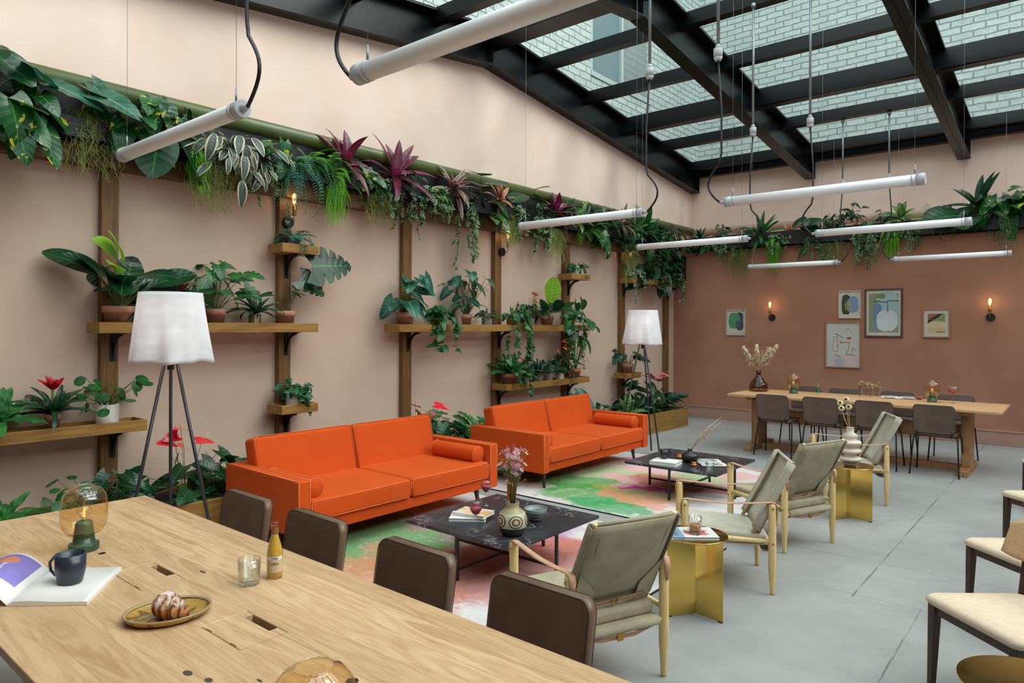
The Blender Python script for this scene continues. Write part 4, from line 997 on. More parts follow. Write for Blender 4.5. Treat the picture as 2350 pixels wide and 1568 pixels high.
# open magazine in the foreground
def art_mag(n, b):
    U = n.xyz(n.co('UV')); u, v = U[0], U[1]
    def el(cx, cy, rx, ry): return n.m('LESS_THAN', n.m('ADD', n.m('POWER', n.m('DIVIDE', n.m('SUBTRACT', u, cx), rx), 2), n.m('POWER', n.m('DIVIDE', n.m('SUBTRACT', v, cy), ry), 2)), 1)
    inn = n.m('MULTIPLY', n.m('MULTIPLY', n.m('GREATER_THAN', u, .1), n.m('LESS_THAN', u, .88)), n.m('MULTIPLY', n.m('GREATER_THAN', v, .3), n.m('LESS_THAN', v, .95)))
    c = n.mix(inn, 'e6e3e2', '8a7cc8')
    for k, off in ((0, .42), (1, .52)):
        d = n.m('ABSOLUTE', n.m('SUBTRACT', n.m('SUBTRACT', u, off), n.m('MULTIPLY', n.m('SUBTRACT', .75, v), .35*(1-2*k)+.1)))
        c = n.mix(n.m('MULTIPLY', n.m('MULTIPLY', n.m('LESS_THAN', d, .018), n.m('LESS_THAN', v, .76)), n.m('GREATER_THAN', v, .36)), c, 'c8c4d8')
    return {'Base Color': n.mix(el(.5, .78, .16, .1), c, 'dc8a6c')}
mg = thing('magazine', 'open art magazine under the black mug', 'magazine', (-2.883, .832, .7502), math.atan2(-.023+.0, .437))
# local frame: origin at far spine end; measured page corners in world
def loc_of(p): 
    q = V(p[0]+2.883, p[1]-.832, 0); a = -mg.rotation_euler.z; return V(q.x*math.cos(a)-q.y*math.sin(a), q.x*math.sin(a)+q.y*math.cos(a), 0)
A0, B0, D0_ = loc_of((-2.446, .809)), loc_of((-2.70, 1.005)), loc_of((-2.63, .64)); O0 = V(0, 0, 0)
m = MB()
def page(u, v, lift=0): return O0.lerp(D0_, v).lerp(B0.lerp(A0, v), u)
for z0, z1 in ((0, .0135),):
    n_ = 12; b0 = len(m.v)
    for zz in (0, 1):
        for j in (0, 1):
            for i in range(n_+1):
                u = i/n_; p = page(u, j); h = .0005 if zz == 0 else .0125+.006*math.sin(PI*min(1, u*1.6))*(1-u); p.z = h if zz == 0 or u > 0 else .004; m.vert(p)
    def ID(zz, j, i): return b0+(zz*2+j)*(n_+1)+i
    for i in range(n_):
        m.face([ID(1, 0, i), ID(1, 1, i), ID(1, 1, i+1), ID(1, 0, i+1)], True); m.face([ID(0, 0, i), ID(0, 0, i+1), ID(0, 1, i+1), ID(0, 1, i)])
        m.face([ID(0, 0, i), ID(1, 0, i), ID(1, 0, i+1), ID(0, 0, i+1)]); m.face([ID(0, 1, i+1), ID(1, 1, i+1), ID(1, 1, i), ID(0, 1, i)])
    m.face([ID(0, 0, n_), ID(1, 0, n_), ID(1, 1, n_), ID(0, 1, n_)])
link('right_pages', m, M_white, mg)
e = (O0-B0); 
m = MB()
def lp(u, v):
    p = O0.lerp(D0_, v)+e*u*.86; p.z = .004+.075*math.sin(PI*min(1, u*1.15)*.8)*(1-.25*u); return p
m.grid(lp, 16, 1); m.uv = [(x, 1-y) for x, y in m.uv]
link('left_page', m, mat('magazine_art_page', rough=.45, fn=art_mag), mg, solid=.002, label='curled page with purple picture of an orange flower')
def obook(loc, rz, w, h, label, spread=1, col=M_white, th=.012):
    t = thing('open_book', label, 'magazine', loc, rz, None)
    for s in (-1, 1):
        m = MB(); b0 = 0; n_ = 10
        m.grid(lambda u, v: V(s*w*u, -h/2+h*v, .003+th*math.sin(PI*min(1, u*1.3)*.75)*(1-u*.5)), n_, 1)
        link('pages', m, col, t, solid=.004)
        link('page_print', MB().box(s*w*.2 if s > 0 else s*w*.85, s*w*.85 if s > 0 else s*w*.2, -h*.3, h*.35, th*.98+.004, th*.98+.005), mat('printed_page', rough=.5, fn=speck('c9c6c2', '8f8c8a', 14, 3, lo=.45, hi=.6)), t)
obook((-2.80, 6.33, .3205), math.radians(-50), .17, .24, 'open book lying on the far coffee table')
obook((-1.83, 9.80, .7502), math.radians(10), .2, .28, 'open magazine on the far dining table')
def book(loc, rz, w, h, th, label, cover, title=None, tm=None, pages=M_white):
    t = thing('book', label, 'book', loc, rz); link('pages', MB().box(-w/2+.003, w/2-.003, -h/2+.003, h/2-.003, .001, th-.001), pages, t)
    c = link('cover', MB().box(-w/2, w/2, -h/2, h/2, th-.0015, th).box(-w/2, w/2, -h/2, h/2, 0, .0015).box(-w/2, -w/2+.0015, -h/2, h/2, 0, th), cover, t)
    if title:
        for s, size, x, y, r in title: text(s, size, Matrix.Translation((x, y, th)) @ Matrix.Rotation(r, 4, 'Z'), c, tm or M_ink)
    return t
cov = mat('orange_watercolour_cover', rough=.5, fn=lambda n, b: {'Base Color': n.mix(n.m('MULTIPLY', n.ss(.08, .03, n.m('ABSOLUTE', n.xyz(n.co())[1])), n.ss(.3, .6, n.noise(n.co(), 14, 4))), 'ddd6c6', 'd9a060')})
book((-3.27, 3.44, .3205), math.radians(36), .25, .19, .02, 'lower white book under the orange-topped book on the near coffee table', M_white)
book((-3.25, 3.47, .341), math.radians(14), .24, .17, .022, 'white book with orange patch, top of the pair on the near coffee table', cov, [('o:O', .04, .0, .0, .3), ('.  .  .', .03, .02, -.03, 0)])
book((-3.11, 6.02, .3205), math.radians(8), .26, .2, .034, 'thick white book under the dark mug on the far coffee table', M_white)
def hm(n, b):
    X = n.xyz(n.co()); v = n.co()
    c = n.mix(n.m('LESS_THAN', X[1], -.055), 'd8d6d4', '7f9cb4')
    p = n.m('MULTIPLY', n.m('LESS_THAN', n.m('ADD', n.m('POWER', n.m('DIVIDE', X[0], .07), 2), n.m('POWER', n.m('DIVIDE', n.m('SUBTRACT', X[1], .03), .075), 2)), 1), n.ss(.42, .5, n.noise(v, 22, 3)))
    return {'Base Color': n.mix(p, c, n.mix(n.ss(.48, .55, n.noise(v, 15, 2)), '454a58', 'c8705c'))}
book((-1.735, 3.665, .4585), math.radians(-50), .2, .27, .014, 'magazine with blue spine edge on the brass side table under the whisky', mat('portrait_cover', rough=.4, fn=hm), [('HUCK', .055, -.01, -.097, PI)], M_ink)
# near coffee table vase with dried daisies, copper flask, bowl
def vase(loc, label, prof, m, **k):
    t = thing('vase', label, 'vase', loc); link('body', MB().shell(prof, seg=k.get('seg', 36), rib=k.get('rib', 0), nr=k.get('nr', 8)), m, t); return t
def vz(n, b):
    X = n.xyz(n.co()); z = X[2]; a = n.m('ARCTAN2', X[1], X[0])
    c = n.mix(n.m('LESS_THAN', z, .055), 'b9b7a0', '35301f'); c = n.mix(n.m('GREATER_THAN', z, .145), c, 'a39a72')
    k = n.m('FRACT', n.m('MULTIPLY', a, 5/(2*PI))); du = n.m('DIVIDE', n.m('SUBTRACT', k, .5), .42); dz = n.m('DIVIDE', n.m('SUBTRACT', z, .098), .04)
    r = n.m('SQRT', n.m('ADD', n.m('MULTIPLY', du, du), n.m('MULTIPLY', dz, dz)))
    ring = n.m('MAXIMUM', n.m('LESS_THAN', n.m('ABSOLUTE', n.m('SUBTRACT', r, .9)), .1), n.m('LESS_THAN', n.m('ABSOLUTE', n.m('SUBTRACT', r, .45)), .12))
    ring = n.m('MULTIPLY', ring, n.m('MULTIPLY', n.m('GREATER_THAN', z, .055), n.m('LESS_THAN', z, .145)))
    return {'Base Color': n.mix(ring, c, '5d4a2c')}
v1 = vase((-2.80, 3.35, .3205), 'round patterned stoneware vase holding dried daisies', [(.001, 0), (.06, 0), (.075, .02), (.092, .06), (.094, .1), (.082, .14), (.05, .165), (.04, .172), (.041, .2), (.043, .205), (.036, .205), (.034, .17), (.001, .16)], mat('patterned_glaze', rough=.35, fn=vz))
rng = random.Random(4); st, fl, ce = MB(), MB(), MB()
for i in range(72):
    a = rng.uniform(0, 6.28); r = rng.uniform(.02, .12)*(1 if i else 1.9); h = rng.uniform(.27, .42)
    tip = V(r*math.cos(a), r*math.sin(a), .17+h*.9-(.12 if i % 5 == 0 else 0))
    st.tube([(.012*math.cos(a), .012*math.sin(a), .165), (r*.35*math.cos(a), r*.35*math.sin(a), .17+h*.45), tip], .0014, 4)
    d = V(math.cos(a)*.6, math.sin(a)*.6, .7).normalized(); q = d.orthogonal().normalized(); w = d.cross(q)
    R = rng.uniform(.013, .02)
    for k in range(9):
        b_ = 2*PI*k/9; e_ = q*math.cos(b_)+w*math.sin(b_); g_ = q*math.cos(b_+.3)+w*math.sin(b_+.3); n0 = len(fl.v)
        fl.cur = 0 if i % 3 else 1
        fl.vert(tip+e_*.002); fl.vert(tip+e_*R+d*.004); fl.vert(tip+g_*R+d*.004); fl.face([n0, n0+1, n0+2], True)
    ce.sphere(tip+d*.003, .0042, 8, 5)
f1 = thing('dried_flowers', 'bunch of dried pink and white daisies in the patterned vase', 'flowers', (-2.80, 3.35, .3205))
link('stems', st, mat('dry_olive_stem', '6e6a3c', .8), f1); link('petals', fl, [mat('pink_petal', 'c886b8', .8), mat('white_petal', 'e4dcd8', .8)], f1); link('flower_centres', ce, mat('yellow_centre', 'c4a850', .8), f1)
v = vase((-3.08, 3.66, .3205), 'tall copper glass flask behind the patterned vase', [(.001, 0), (.04, 0), (.045, .03), (.03, .06), (.034, .08), (.024, .1), (.024, .2), (.027, .23), (.024, .23), (.02, .1), (.001, .09)], M_cop)
bw_ = vase((-2.88, 3.69, .3205), 'wide grey-green ceramic bowl on the near coffee table', [(.001, .003), (.036, 0), (.04, .012), (.055, .03), (.072, .06), (.078, .085), (.074, .085), (.066, .06), (.04, .03), (.001, .024)], mat('banded_glaze', rough=.35, fn=lambda n, b: {'Base Color': n.mix(n.ss(.4, .6, n.m('SINE', n.m('MULTIPLY', n.xyz(n.co())[2], 260))), '8d9c96', '5c6a68')}))
# far coffee table
vase((-2.975, 6.26, .3205), 'small ribbed dark vase with dried grass on the far coffee table', [(.001, 0), (.04, 0), (.07, .025), (.078, .05), (.068, .08), (.03, .1), (.02, .106), (.022, .122), (.025, .128), (.018, .126), (.001, .1)], mat('smoky_ribbed_glass', '26282c', .12), rib=.05, nr=20, seg=80)
def plume(m, a, b, bend, r, n, rng, L=.05):
    a, b = Vector(a), Vector(b)
    for i in range(n):
        t_ = .35+.65*i/n; c = a.lerp(b, t_)+bend*(math.sin(t_*PI/2)**2-.0)*t_
        d = (b-a+bend).normalized(); s = V(rng.uniform(-1, 1), rng.uniform(-1, 1), rng.uniform(-.6, .4)).normalized()
        e = (d*1.1+s).normalized()*L*(1.3-t_)*rng.uniform(.6, 1.2); q = e.cross(V(.3, .2, 1)).normalized()*r
        k = len(m.v); m.vert(c-q); m.vert(c+q); m.vert(c+e*.6+q*.8-V(0, 0, .004)); m.vert(c+e*.6-q*.8-V(0, 0, .004)); m.vert(c+e-V(0, 0, .016)*(L/.05)); m.face([k, k+1, k+2, k+3], True); m.face([k+3, k+2, k+4], True)
g_ = thing('dried_grass', 'spray of dried grass leaning right out of the ribbed dark vase', 'dried grass', (-2.975, 6.26, .3205)); st, pm = MB(), MB(); rng = random.Random(3)
for dx, h, s in ((.30, .34, 0), (.22, .30, .03), (.33, .28, -.03), (.19, .26, .01)):
    a, b_ = (0, 0, .1), (dx*.766+s, dx*.643, .1+h); st.tube([a, V(*a).lerp(V(*b_), .5)+V(-.01, 0, .03), b_], .0022, 5); plume(pm, a, b_, V(.02, .01, -.01), .0022, 70, rng, .045)
link('stems', st, M_dry, g_); link('seed_heads', pm, M_dry, g_)
for p_, l_ in (((-3.16, 6.40, .3205), 'amber glass candle holder behind the book on the far coffee table'), ((-2.87, 6.12, .3205), 'amber glass candle holder in front of the ribbed vase')):
    t = thing('candle_holder', l_, 'candle holder', p_, 0, 'amber candle holders'); link('dish', MB().shell([(.001, 0), (.03, 0), (.036, .008), (.03, .014), (.022, .02), (.026, .034), (.022, .034), (.001, .018)], seg=24), M_cop, t)
# ribbed cream vase with poppy pods on second brass table
prof = [(.001, 0), (.045, 0), (.05, .02)]
for k in range(3):
    z = .03+k*.07
    for i in range(9): a = -PI/2+PI*i/8; prof.append((.052+.038*math.cos(a)*(1 if k < 2 else 1), z+.028+.022*math.sin(a)))
prof += [(.05, .235), (.06, .25), (.062, .262), (.03, .285), (.03, .325), (.032, .327), (.026, .327), (.024, .28), (.001, .27)]
vase((-1.56, 6.38, .4582), 'cream ceramic vase with stacked ring shapes on the brass side table', [(r*1.0, z) for r, z in prof], M_cream)
pp = thing('poppy_pods', 'four dried pale seed pods on thin stems in the cream ring vase', 'dried flowers', (-1.56, 6.38, .4582)); st, pd, hl = MB(), MB(), MB()
for dx, dy, z in ((-.075, -.02, .53), (-.04, .02, .56), (-.055, -.06, .49), (.0, -.05, .505)):
    st.tube([(0, 0, .28), (dx*.6, dy*.6, .4), (dx, dy, z)], .002, 5); pd.sphere((dx, dy, z), .027, 16, 10, .85)
    hl.sphere((dx+.004, dy-.020, z+.008), .012, 12, 6)
link('stems', st, M_dry, pp); q = link('pods', pd, mat('pale_pod', 'ddd0a8', .8), pp); link('pod_openings', hl, mat('pod_hole', '4a3430', .9), q)
# far dining table pieces
vase((-3.50, 9.50, .7502), 'large smoked glass bottle vase at the left end of the far table', [(.001, 0), (.11, 0), (.125, .015), (.125, .06), (.11, .12), (.06, .175), (.035, .21), (.028, .25), (.034, .29), (.03, .29), (.001, .01)], M_smoke)
pg = thing('pampas_grass', 'fluffy cream pampas plumes in the smoked glass vase', 'dried grass', (-3.50, 9.50, .7502)); st, pm = MB(), MB(); rng = random.Random(8)
for dx, dz, bx in ((-.16, .42, -.05), (-.02, .46, .0), (.12, .46, .12), (.05, .40, .1)):
    a, b_ = (0, 0, .02), (dx, rng.uniform(-.03, .03), .28+dz*.75); st.tube([a, (0, 0, .25), b_], .003, 5); plume(pm, (0, 0, .2), b_, V(bx, 0, .02), .006, 420, rng, .12)
link('stems', st, M_dry, pg); link('plumes', pm, M_pampas, pg)
for i, (dx, dy, l_) in enumerate(((-.09, 0, 'leftmost'), (-.03, .04, 'middle'), (.04, -.02, 'right middle'), (.1, .03, 'rightmost'))):
    t = thing('bud_vase', 'small glass bud vase of dried flowers on the far table, %s of four' % l_, 'vase', (-2.17+dx, 9.68+dy, .7502), 0, 'bud vases on the far table')
    link('glass', MB().shell([(.001, 0), (.022, 0), (.024, .04), (.014, .06), (.014, .075)], seg=16), M_clear, t); st, pm = MB(), MB()
    for k in range(5):
        e = V(rng.uniform(-.04, .04), rng.uniform(-.04, .04), rng.uniform(.12, .19)); st.tube([(0, 0, .01), e*.7, e], .0018, 4); pm.sphere(e, .016, 8, 5)
    link('stems', st, M_stemb, t); link('flower_heads', pm, mat('dried_bud', rough=.9, fn=speck('c0a88c', '8c7058', 40)), t)
vase((-1.60, 9.74, .7502), 'small pink glass bowl beside the open magazine on the far table', [(.001, 0), (.03, 0), (.045, .02), (.048, .04), (.044, .04), (.001, .01)], mat('pink_glass', 'c9806c', .15, Transmission_Weight=.5))
# ================================================================ plants
L_DARK = leafmat('leaf_dark', '0b341a', '124624', rib='3f7a44', rough=.28)
L_MID = leafmat('leaf_mid', '175226', '256a2e', rib='5c9a4c', rough=.35)
L_BRIGHT = leafmat('leaf_bright', '3f8a25', '5aa52c', rib='8cc04c', rough=.45, trans=.35)
L_LIME = leafmat('leaf_lime', '7db02c', '94c238', rib='b4d468', rough=.35, trans=.4)
L_TEAL = leafmat('leaf_blue_green', '1d5f4c', '2f7d66', rib='79b09c', rough=.35)
L_POTHOS = leafmat('leaf_pothos', '0f4a22', '1a622c', rib='5f9a3c', blotch='d8cc3c', bsc=5, rough=.28)
L_GREYGREEN = leafmat('leaf_silky_grey_green', '1a543c', '2f6e56', rib='8ab8a8', rough=.3)
L_TRAD = leafmat('leaf_cream_edged', '3a4a42', '51625a', rib='7c8c84', margin='d8cfae', rough=.35)
L_TRADP = leafmat('leaf_pink_striped', '6a7660', '8a5a5c', margin='e0c4ac', center='7f3c4c', rough=.35)
L_PEACH = leafmat('leaf_peach_striped', 'b0604c', '8a7a5a', margin='e8c49c', center='c4543c', rough=.4)
L_MAROON = leafmat('leaf_maroon', '5c1530', '7c2448', rib='a8506c', rough=.3, trans=.3)
L_IVY = leafmat('leaf_ivy', '1c5c34', '2a7040', rib='6a9c6c', margin='b4c090', rough=.4)
L_IVYD = leafmat('leaf_ivy_plain', '14552f', '23713f', rib='5a9a64', rough=.4)
L_CALA = leafmat('leaf_banded', '1a5a2a', '226a30', rib='b8cc78', bands='a4c068', rough=.35)
L_FERN = leafmat('leaf_fern', '236b2a', '358536', rib='4f9440', rough=.5, trans=.35)
L_CROT = leafmat('leaf_croton', '184c22', '22602a', rib='d0c83c', bands='c8c040', rough=.35)
L_SILV = leafmat('leaf_silver_variegated', '4f7f60', '3c6c50', margin='c8d4c0', rough=.4)
M_moss = mat('hanging_moss', rough=.95, fn=speck('74813f', '8d9450', 12))
M_mossb = mat('bright_fern_strands', rough=.8, fn=speck('6cb41c', '4f9a1c', 9))
M_mossd = mat('blue_fern_strands', rough=.7, fn=speck('2f6a54', '4c8a70', 9))
M_mossg = mat('green_fern_strands', rough=.8, fn=speck('3f7a2c', '568c34', 9))
M_red = mat('red_bract', rough=.3, fn=speck('a0101c', 'c41c2c', 20)); M_pinkb = mat('pink_bract', rough=.3, fn=speck('c83c68', 'd85880', 20))
M_spr = mat('red_spathe', rough=.2, fn=speck('c01828', 'd82c38', 12)); M_spp = mat('pink_spathe', rough=.25, fn=speck('d8586c', 'e07c84', 12)); M_spo = mat('coral_spathe', rough=.25, fn=speck('e0643c', 'e88458', 12))
M_spadix = mat('yellow_spadix', 'd8c860', .5)
def sh_lance(v): return 2.6*(v+.02)**.7*(1-v)**.95
def sh_strap(v): return min(1, .45+v*3)*(1-v**4)**.8
def sh_heart(v): return (1.0 if v > .22 else .72+.28*math.sin(v/.22*PI/2))*(1-max(0, v-.15)/.85)**.62*1.0
def sh_oval(v): return max(0, math.sin(PI*min(1, (v*.97+.015))))**.6
def sh_round(v): return math.sqrt(max(0, 1-(2*v-1)**2))
def sh_ivy(v): return sh_heart(v)*(.72+.4*abs(math.cos(v*2.4*PI)))
def sh_monst(v): return sh_heart(v)
def sh_lobed(v): return sh_heart(v)*(.62+.45*abs(math.sin(v*4.2*PI+.5)))
def sh_wave(v): return min(1, .3+v*2.2)*(1-v**5)**.9
SHP = dict(lance=(sh_lance, 0, 8), strap=(sh_strap, 0, 9), heart=(sh_heart, .22, 9), oval=(sh_oval, .04, 8), round=(sh_round, 0, 8), ivy=(sh_ivy, .2, 8), monst=(sh_monst, .25, 26), lobed=(sh_lobed, .2, 14), wave=(sh_wave, 0, 16), small=(sh_heart, .15, 4), slance=(sh_lance, 0, 4))
UP = V(.55, 0, .83)
def leaf(m, p, d, L, Wd, shape, droop=.5, fold=.15, wave=0., rollv=0, up=None):
    fn, lobe, nv = SHP[shape]; p = Vector(p); d = Vector(d).normalized(); z = UP if up is None else up
    s = d.cross(z); s = s.normalized() if s.length > .05 else V(1, 0, 0).cross(d).normalized(); n = s.cross(d)
    if rollv: s, n = s*math.cos(rollv)+n*math.sin(rollv), n*math.cos(rollv)-s*math.sin(rollv)
    us = (-1, -.5, 0, .5, 1) if nv > 5 else (-1, 0, 1); st = L/nv; da = droop/nv; b = len(m.v); k = len(us); c = p.copy()
    for i in range(nv+1):
        v = i/nv; hw = Wd/2*max(.0, fn(v))
        for u in us:
            h = hw
            if shape == 'monst' and abs(u) > .9:
                h = hw*(1-.62*max(0, math.sin(v*PI*2*5.2-.8))**3*(v > .12)*(v < .93))
            q = c+s*u*h+n*(fold*abs(u)*h+wave*h*abs(u)*math.sin(v*23+u))-d*(lobe*L*abs(u)**1.3*(1-v)**4)
            m.vert(q, (u*.5+.5, v))
        c = c+d*st; d, n = (d*math.cos(da)-n*math.sin(da)), (n*math.cos(da)+d*math.sin(da))
    for i in range(nv):
        for j in range(k-1):
            q = b+i*k+j; m.face([q, q+1, q+k+1, q+k], True)
def sph(az, el): return V(math.cos(az)*math.cos(el), math.sin(az)*math.cos(el), math.sin(el))
R_ = math.radians
def leafy(rng, F, T, n, pet, L, wr, shape, el=(25, 85), droop=.6, spread=180, tilt=(-40, 10), z0=0, r0=.01, fold=.12, wave=0, pr=.003):
    for i in range(n):
        az = R_(rng.uniform(-spread, spread)) if spread < 180 else i*2.4+rng.uniform(-.3, .3)
        e = R_(rng.uniform(*el)); pl = rng.uniform(*pet); l = rng.uniform(*L)
        a = V(r0*math.cos(az), r0*math.sin(az), z0); t = a+sph(az, e)*pl; mid = a.lerp(t, .5)+V(0, 0, pl*.1)
        if T is not None: T.tube([a, mid, t], [pr*1.3, pr, pr*.8], 5, False)
        leaf(F, t, sph(az+rng.uniform(-.4, .4), R_(rng.uniform(*tilt))), l, l*wr*rng.uniform(.85, 1.1), shape, droop*rng.uniform(.6, 1.3), fold, wave, rng.uniform(-.35, .35))
def rosette(rng, F, n, L, W_, shape, el=(10, 85), droop=.9, spread=180, z0=0, fold=.25, wave=0, r0=.01):
    for i in range(n):
        az = R_(rng.uniform(-spread, spread)) if spread < 180 else i*2.4+rng.uniform(-.2, .2)
        k = i/max(1, n-1); e = R_(el[0]+(el[1]-el[0])*k+rng.uniform(-8, 8)); l = rng.uniform(*L)*(1-.25*k)
        leaf(F, (r0*math.cos(az), r0*math.sin(az), z0), sph(az, e), l, W_*rng.uniform(.85, 1.15), shape, droop*rng.uniform(.7, 1.3), fold, wave)
def vines(rng, F, T, n, length, L, wr, shape, spread=80, step=.035, z0=0, out=(.06, .14), up=.05, y_=.0):
    for i in range(n):
        az = R_(rng.uniform(-spread, spread)); ln = rng.uniform(*length); p = V(0, rng.uniform(-y_, y_), z0); pts = [p.copy()]
        d = sph(az, R_(rng.uniform(20, 60))); o = rng.uniform(*out); s = 0
        while s < ln:
            p = p+d*step; s += step; pts.append(p.copy())
            k = min(1, s/(o*1.6)); d = (d*(1-k*.35)+V(rng.uniform(-.25, .25), rng.uniform(-.25, .25), -.55*k)).normalized()
            l = rng.uniform(*L)
            leaf(F, p, sph(az+rng.choice((-1, 1))*rng.uniform(.3, 1.4), R_(rng.uniform(-70, 20))), l, l*wr, shape, .4, .1, 0, rng.uniform(-.6, .6))
        if T is not None: T.tube(pts, .0018, 4, False)
def strands(rng, F, n, length, w=.004, spread=.1, outw=.08, curl=.02, segs=7, y_=.08):
    for i in range(n):
        az = R_(rng.uniform(-90, 90)); o = rng.uniform(.02, outw); p = V(rng.uniform(0, .03), rng.uniform(-y_, y_), rng.uniform(-.02, .03)); ln = rng.uniform(*length); b = len(F.v)
        dy = rng.uniform(-spread, spread)
        for k in range(segs+1):
            t = k/segs; q = p+V(o*math.sin(min(1, t*2)*PI/2)+rng.uniform(-curl, curl), dy*t+rng.uniform(-curl, curl), .03*math.sin(PI*min(1, t*3))-ln*t**1.3)
            F.vert(q+V(0, -w/2, 0)); F.vert(q+V(.001, w/2, .001))
        for k in range(segs): F.face([b+2*k, b+2*k+1, b+2*k+3, b+2*k+2], True)
def fronds(rng, F, n, L, pin, el=(20, 80), droop=1.4, spread=180, nper=14, w=.012, z0=0):
    for i in range(n):
        az = R_(rng.uniform(-spread, spread)) if spread < 180 else i*2.4; d = sph(az, R_(rng.uniform(*el))); l = rng.uniform(*L); st = l/nper; p = V(0, 0, z0)
        s = d.cross(V(0, 0, 1)).normalized(); dr = droop*rng.uniform(.6, 1.2)/nper; n_ = s.cross(d)
        for k in range(nper):
            q = p+d*st; b = len(F.v)
            F.vert(p-s*.0015); F.vert(p+s*.0015); F.vert(q+s*.001); F.vert(q-s*.001); F.face([b, b+1, b+2, b+3])
            p = q; t = (k+1)/nper; pl = pin*math.sin(PI*(.12+.85*t))
            for sg in (-1, 1): leaf(F, p, (s*sg+d*.5), pl, w, 'slance', .5, .1, 0)
            d, n_ = d*math.cos(dr)-n_*math.sin(dr), n_*math.cos(dr)+d*math.sin(dr)
def spathes(rng, F, G, T, n, h=(.2, .3), s=.06, spread=90):
    for i in range(n):
        az = R_(rng.uniform(-spread, spread)); e = R_(rng.uniform(60, 82)); l = rng.uniform(*h); t = sph(az, e)*l; T.tube([(0, 0, 0), t*.5, t], .002, 5, False)
        d = sph(az, R_(rng.uniform(-15, 25))); leaf(F, t-d*s*.3, d, s*rng.uniform(.9, 1.2), s*.85, 'heart', .4, .1, 0, rng.uniform(-.4, .4)); G.tube([t, t+(d+V(0, 0, 1.2)).normalized()*s*.55], [.003, .0022], 6)
def new(*k): return [MB() for _ in range(k[0])]
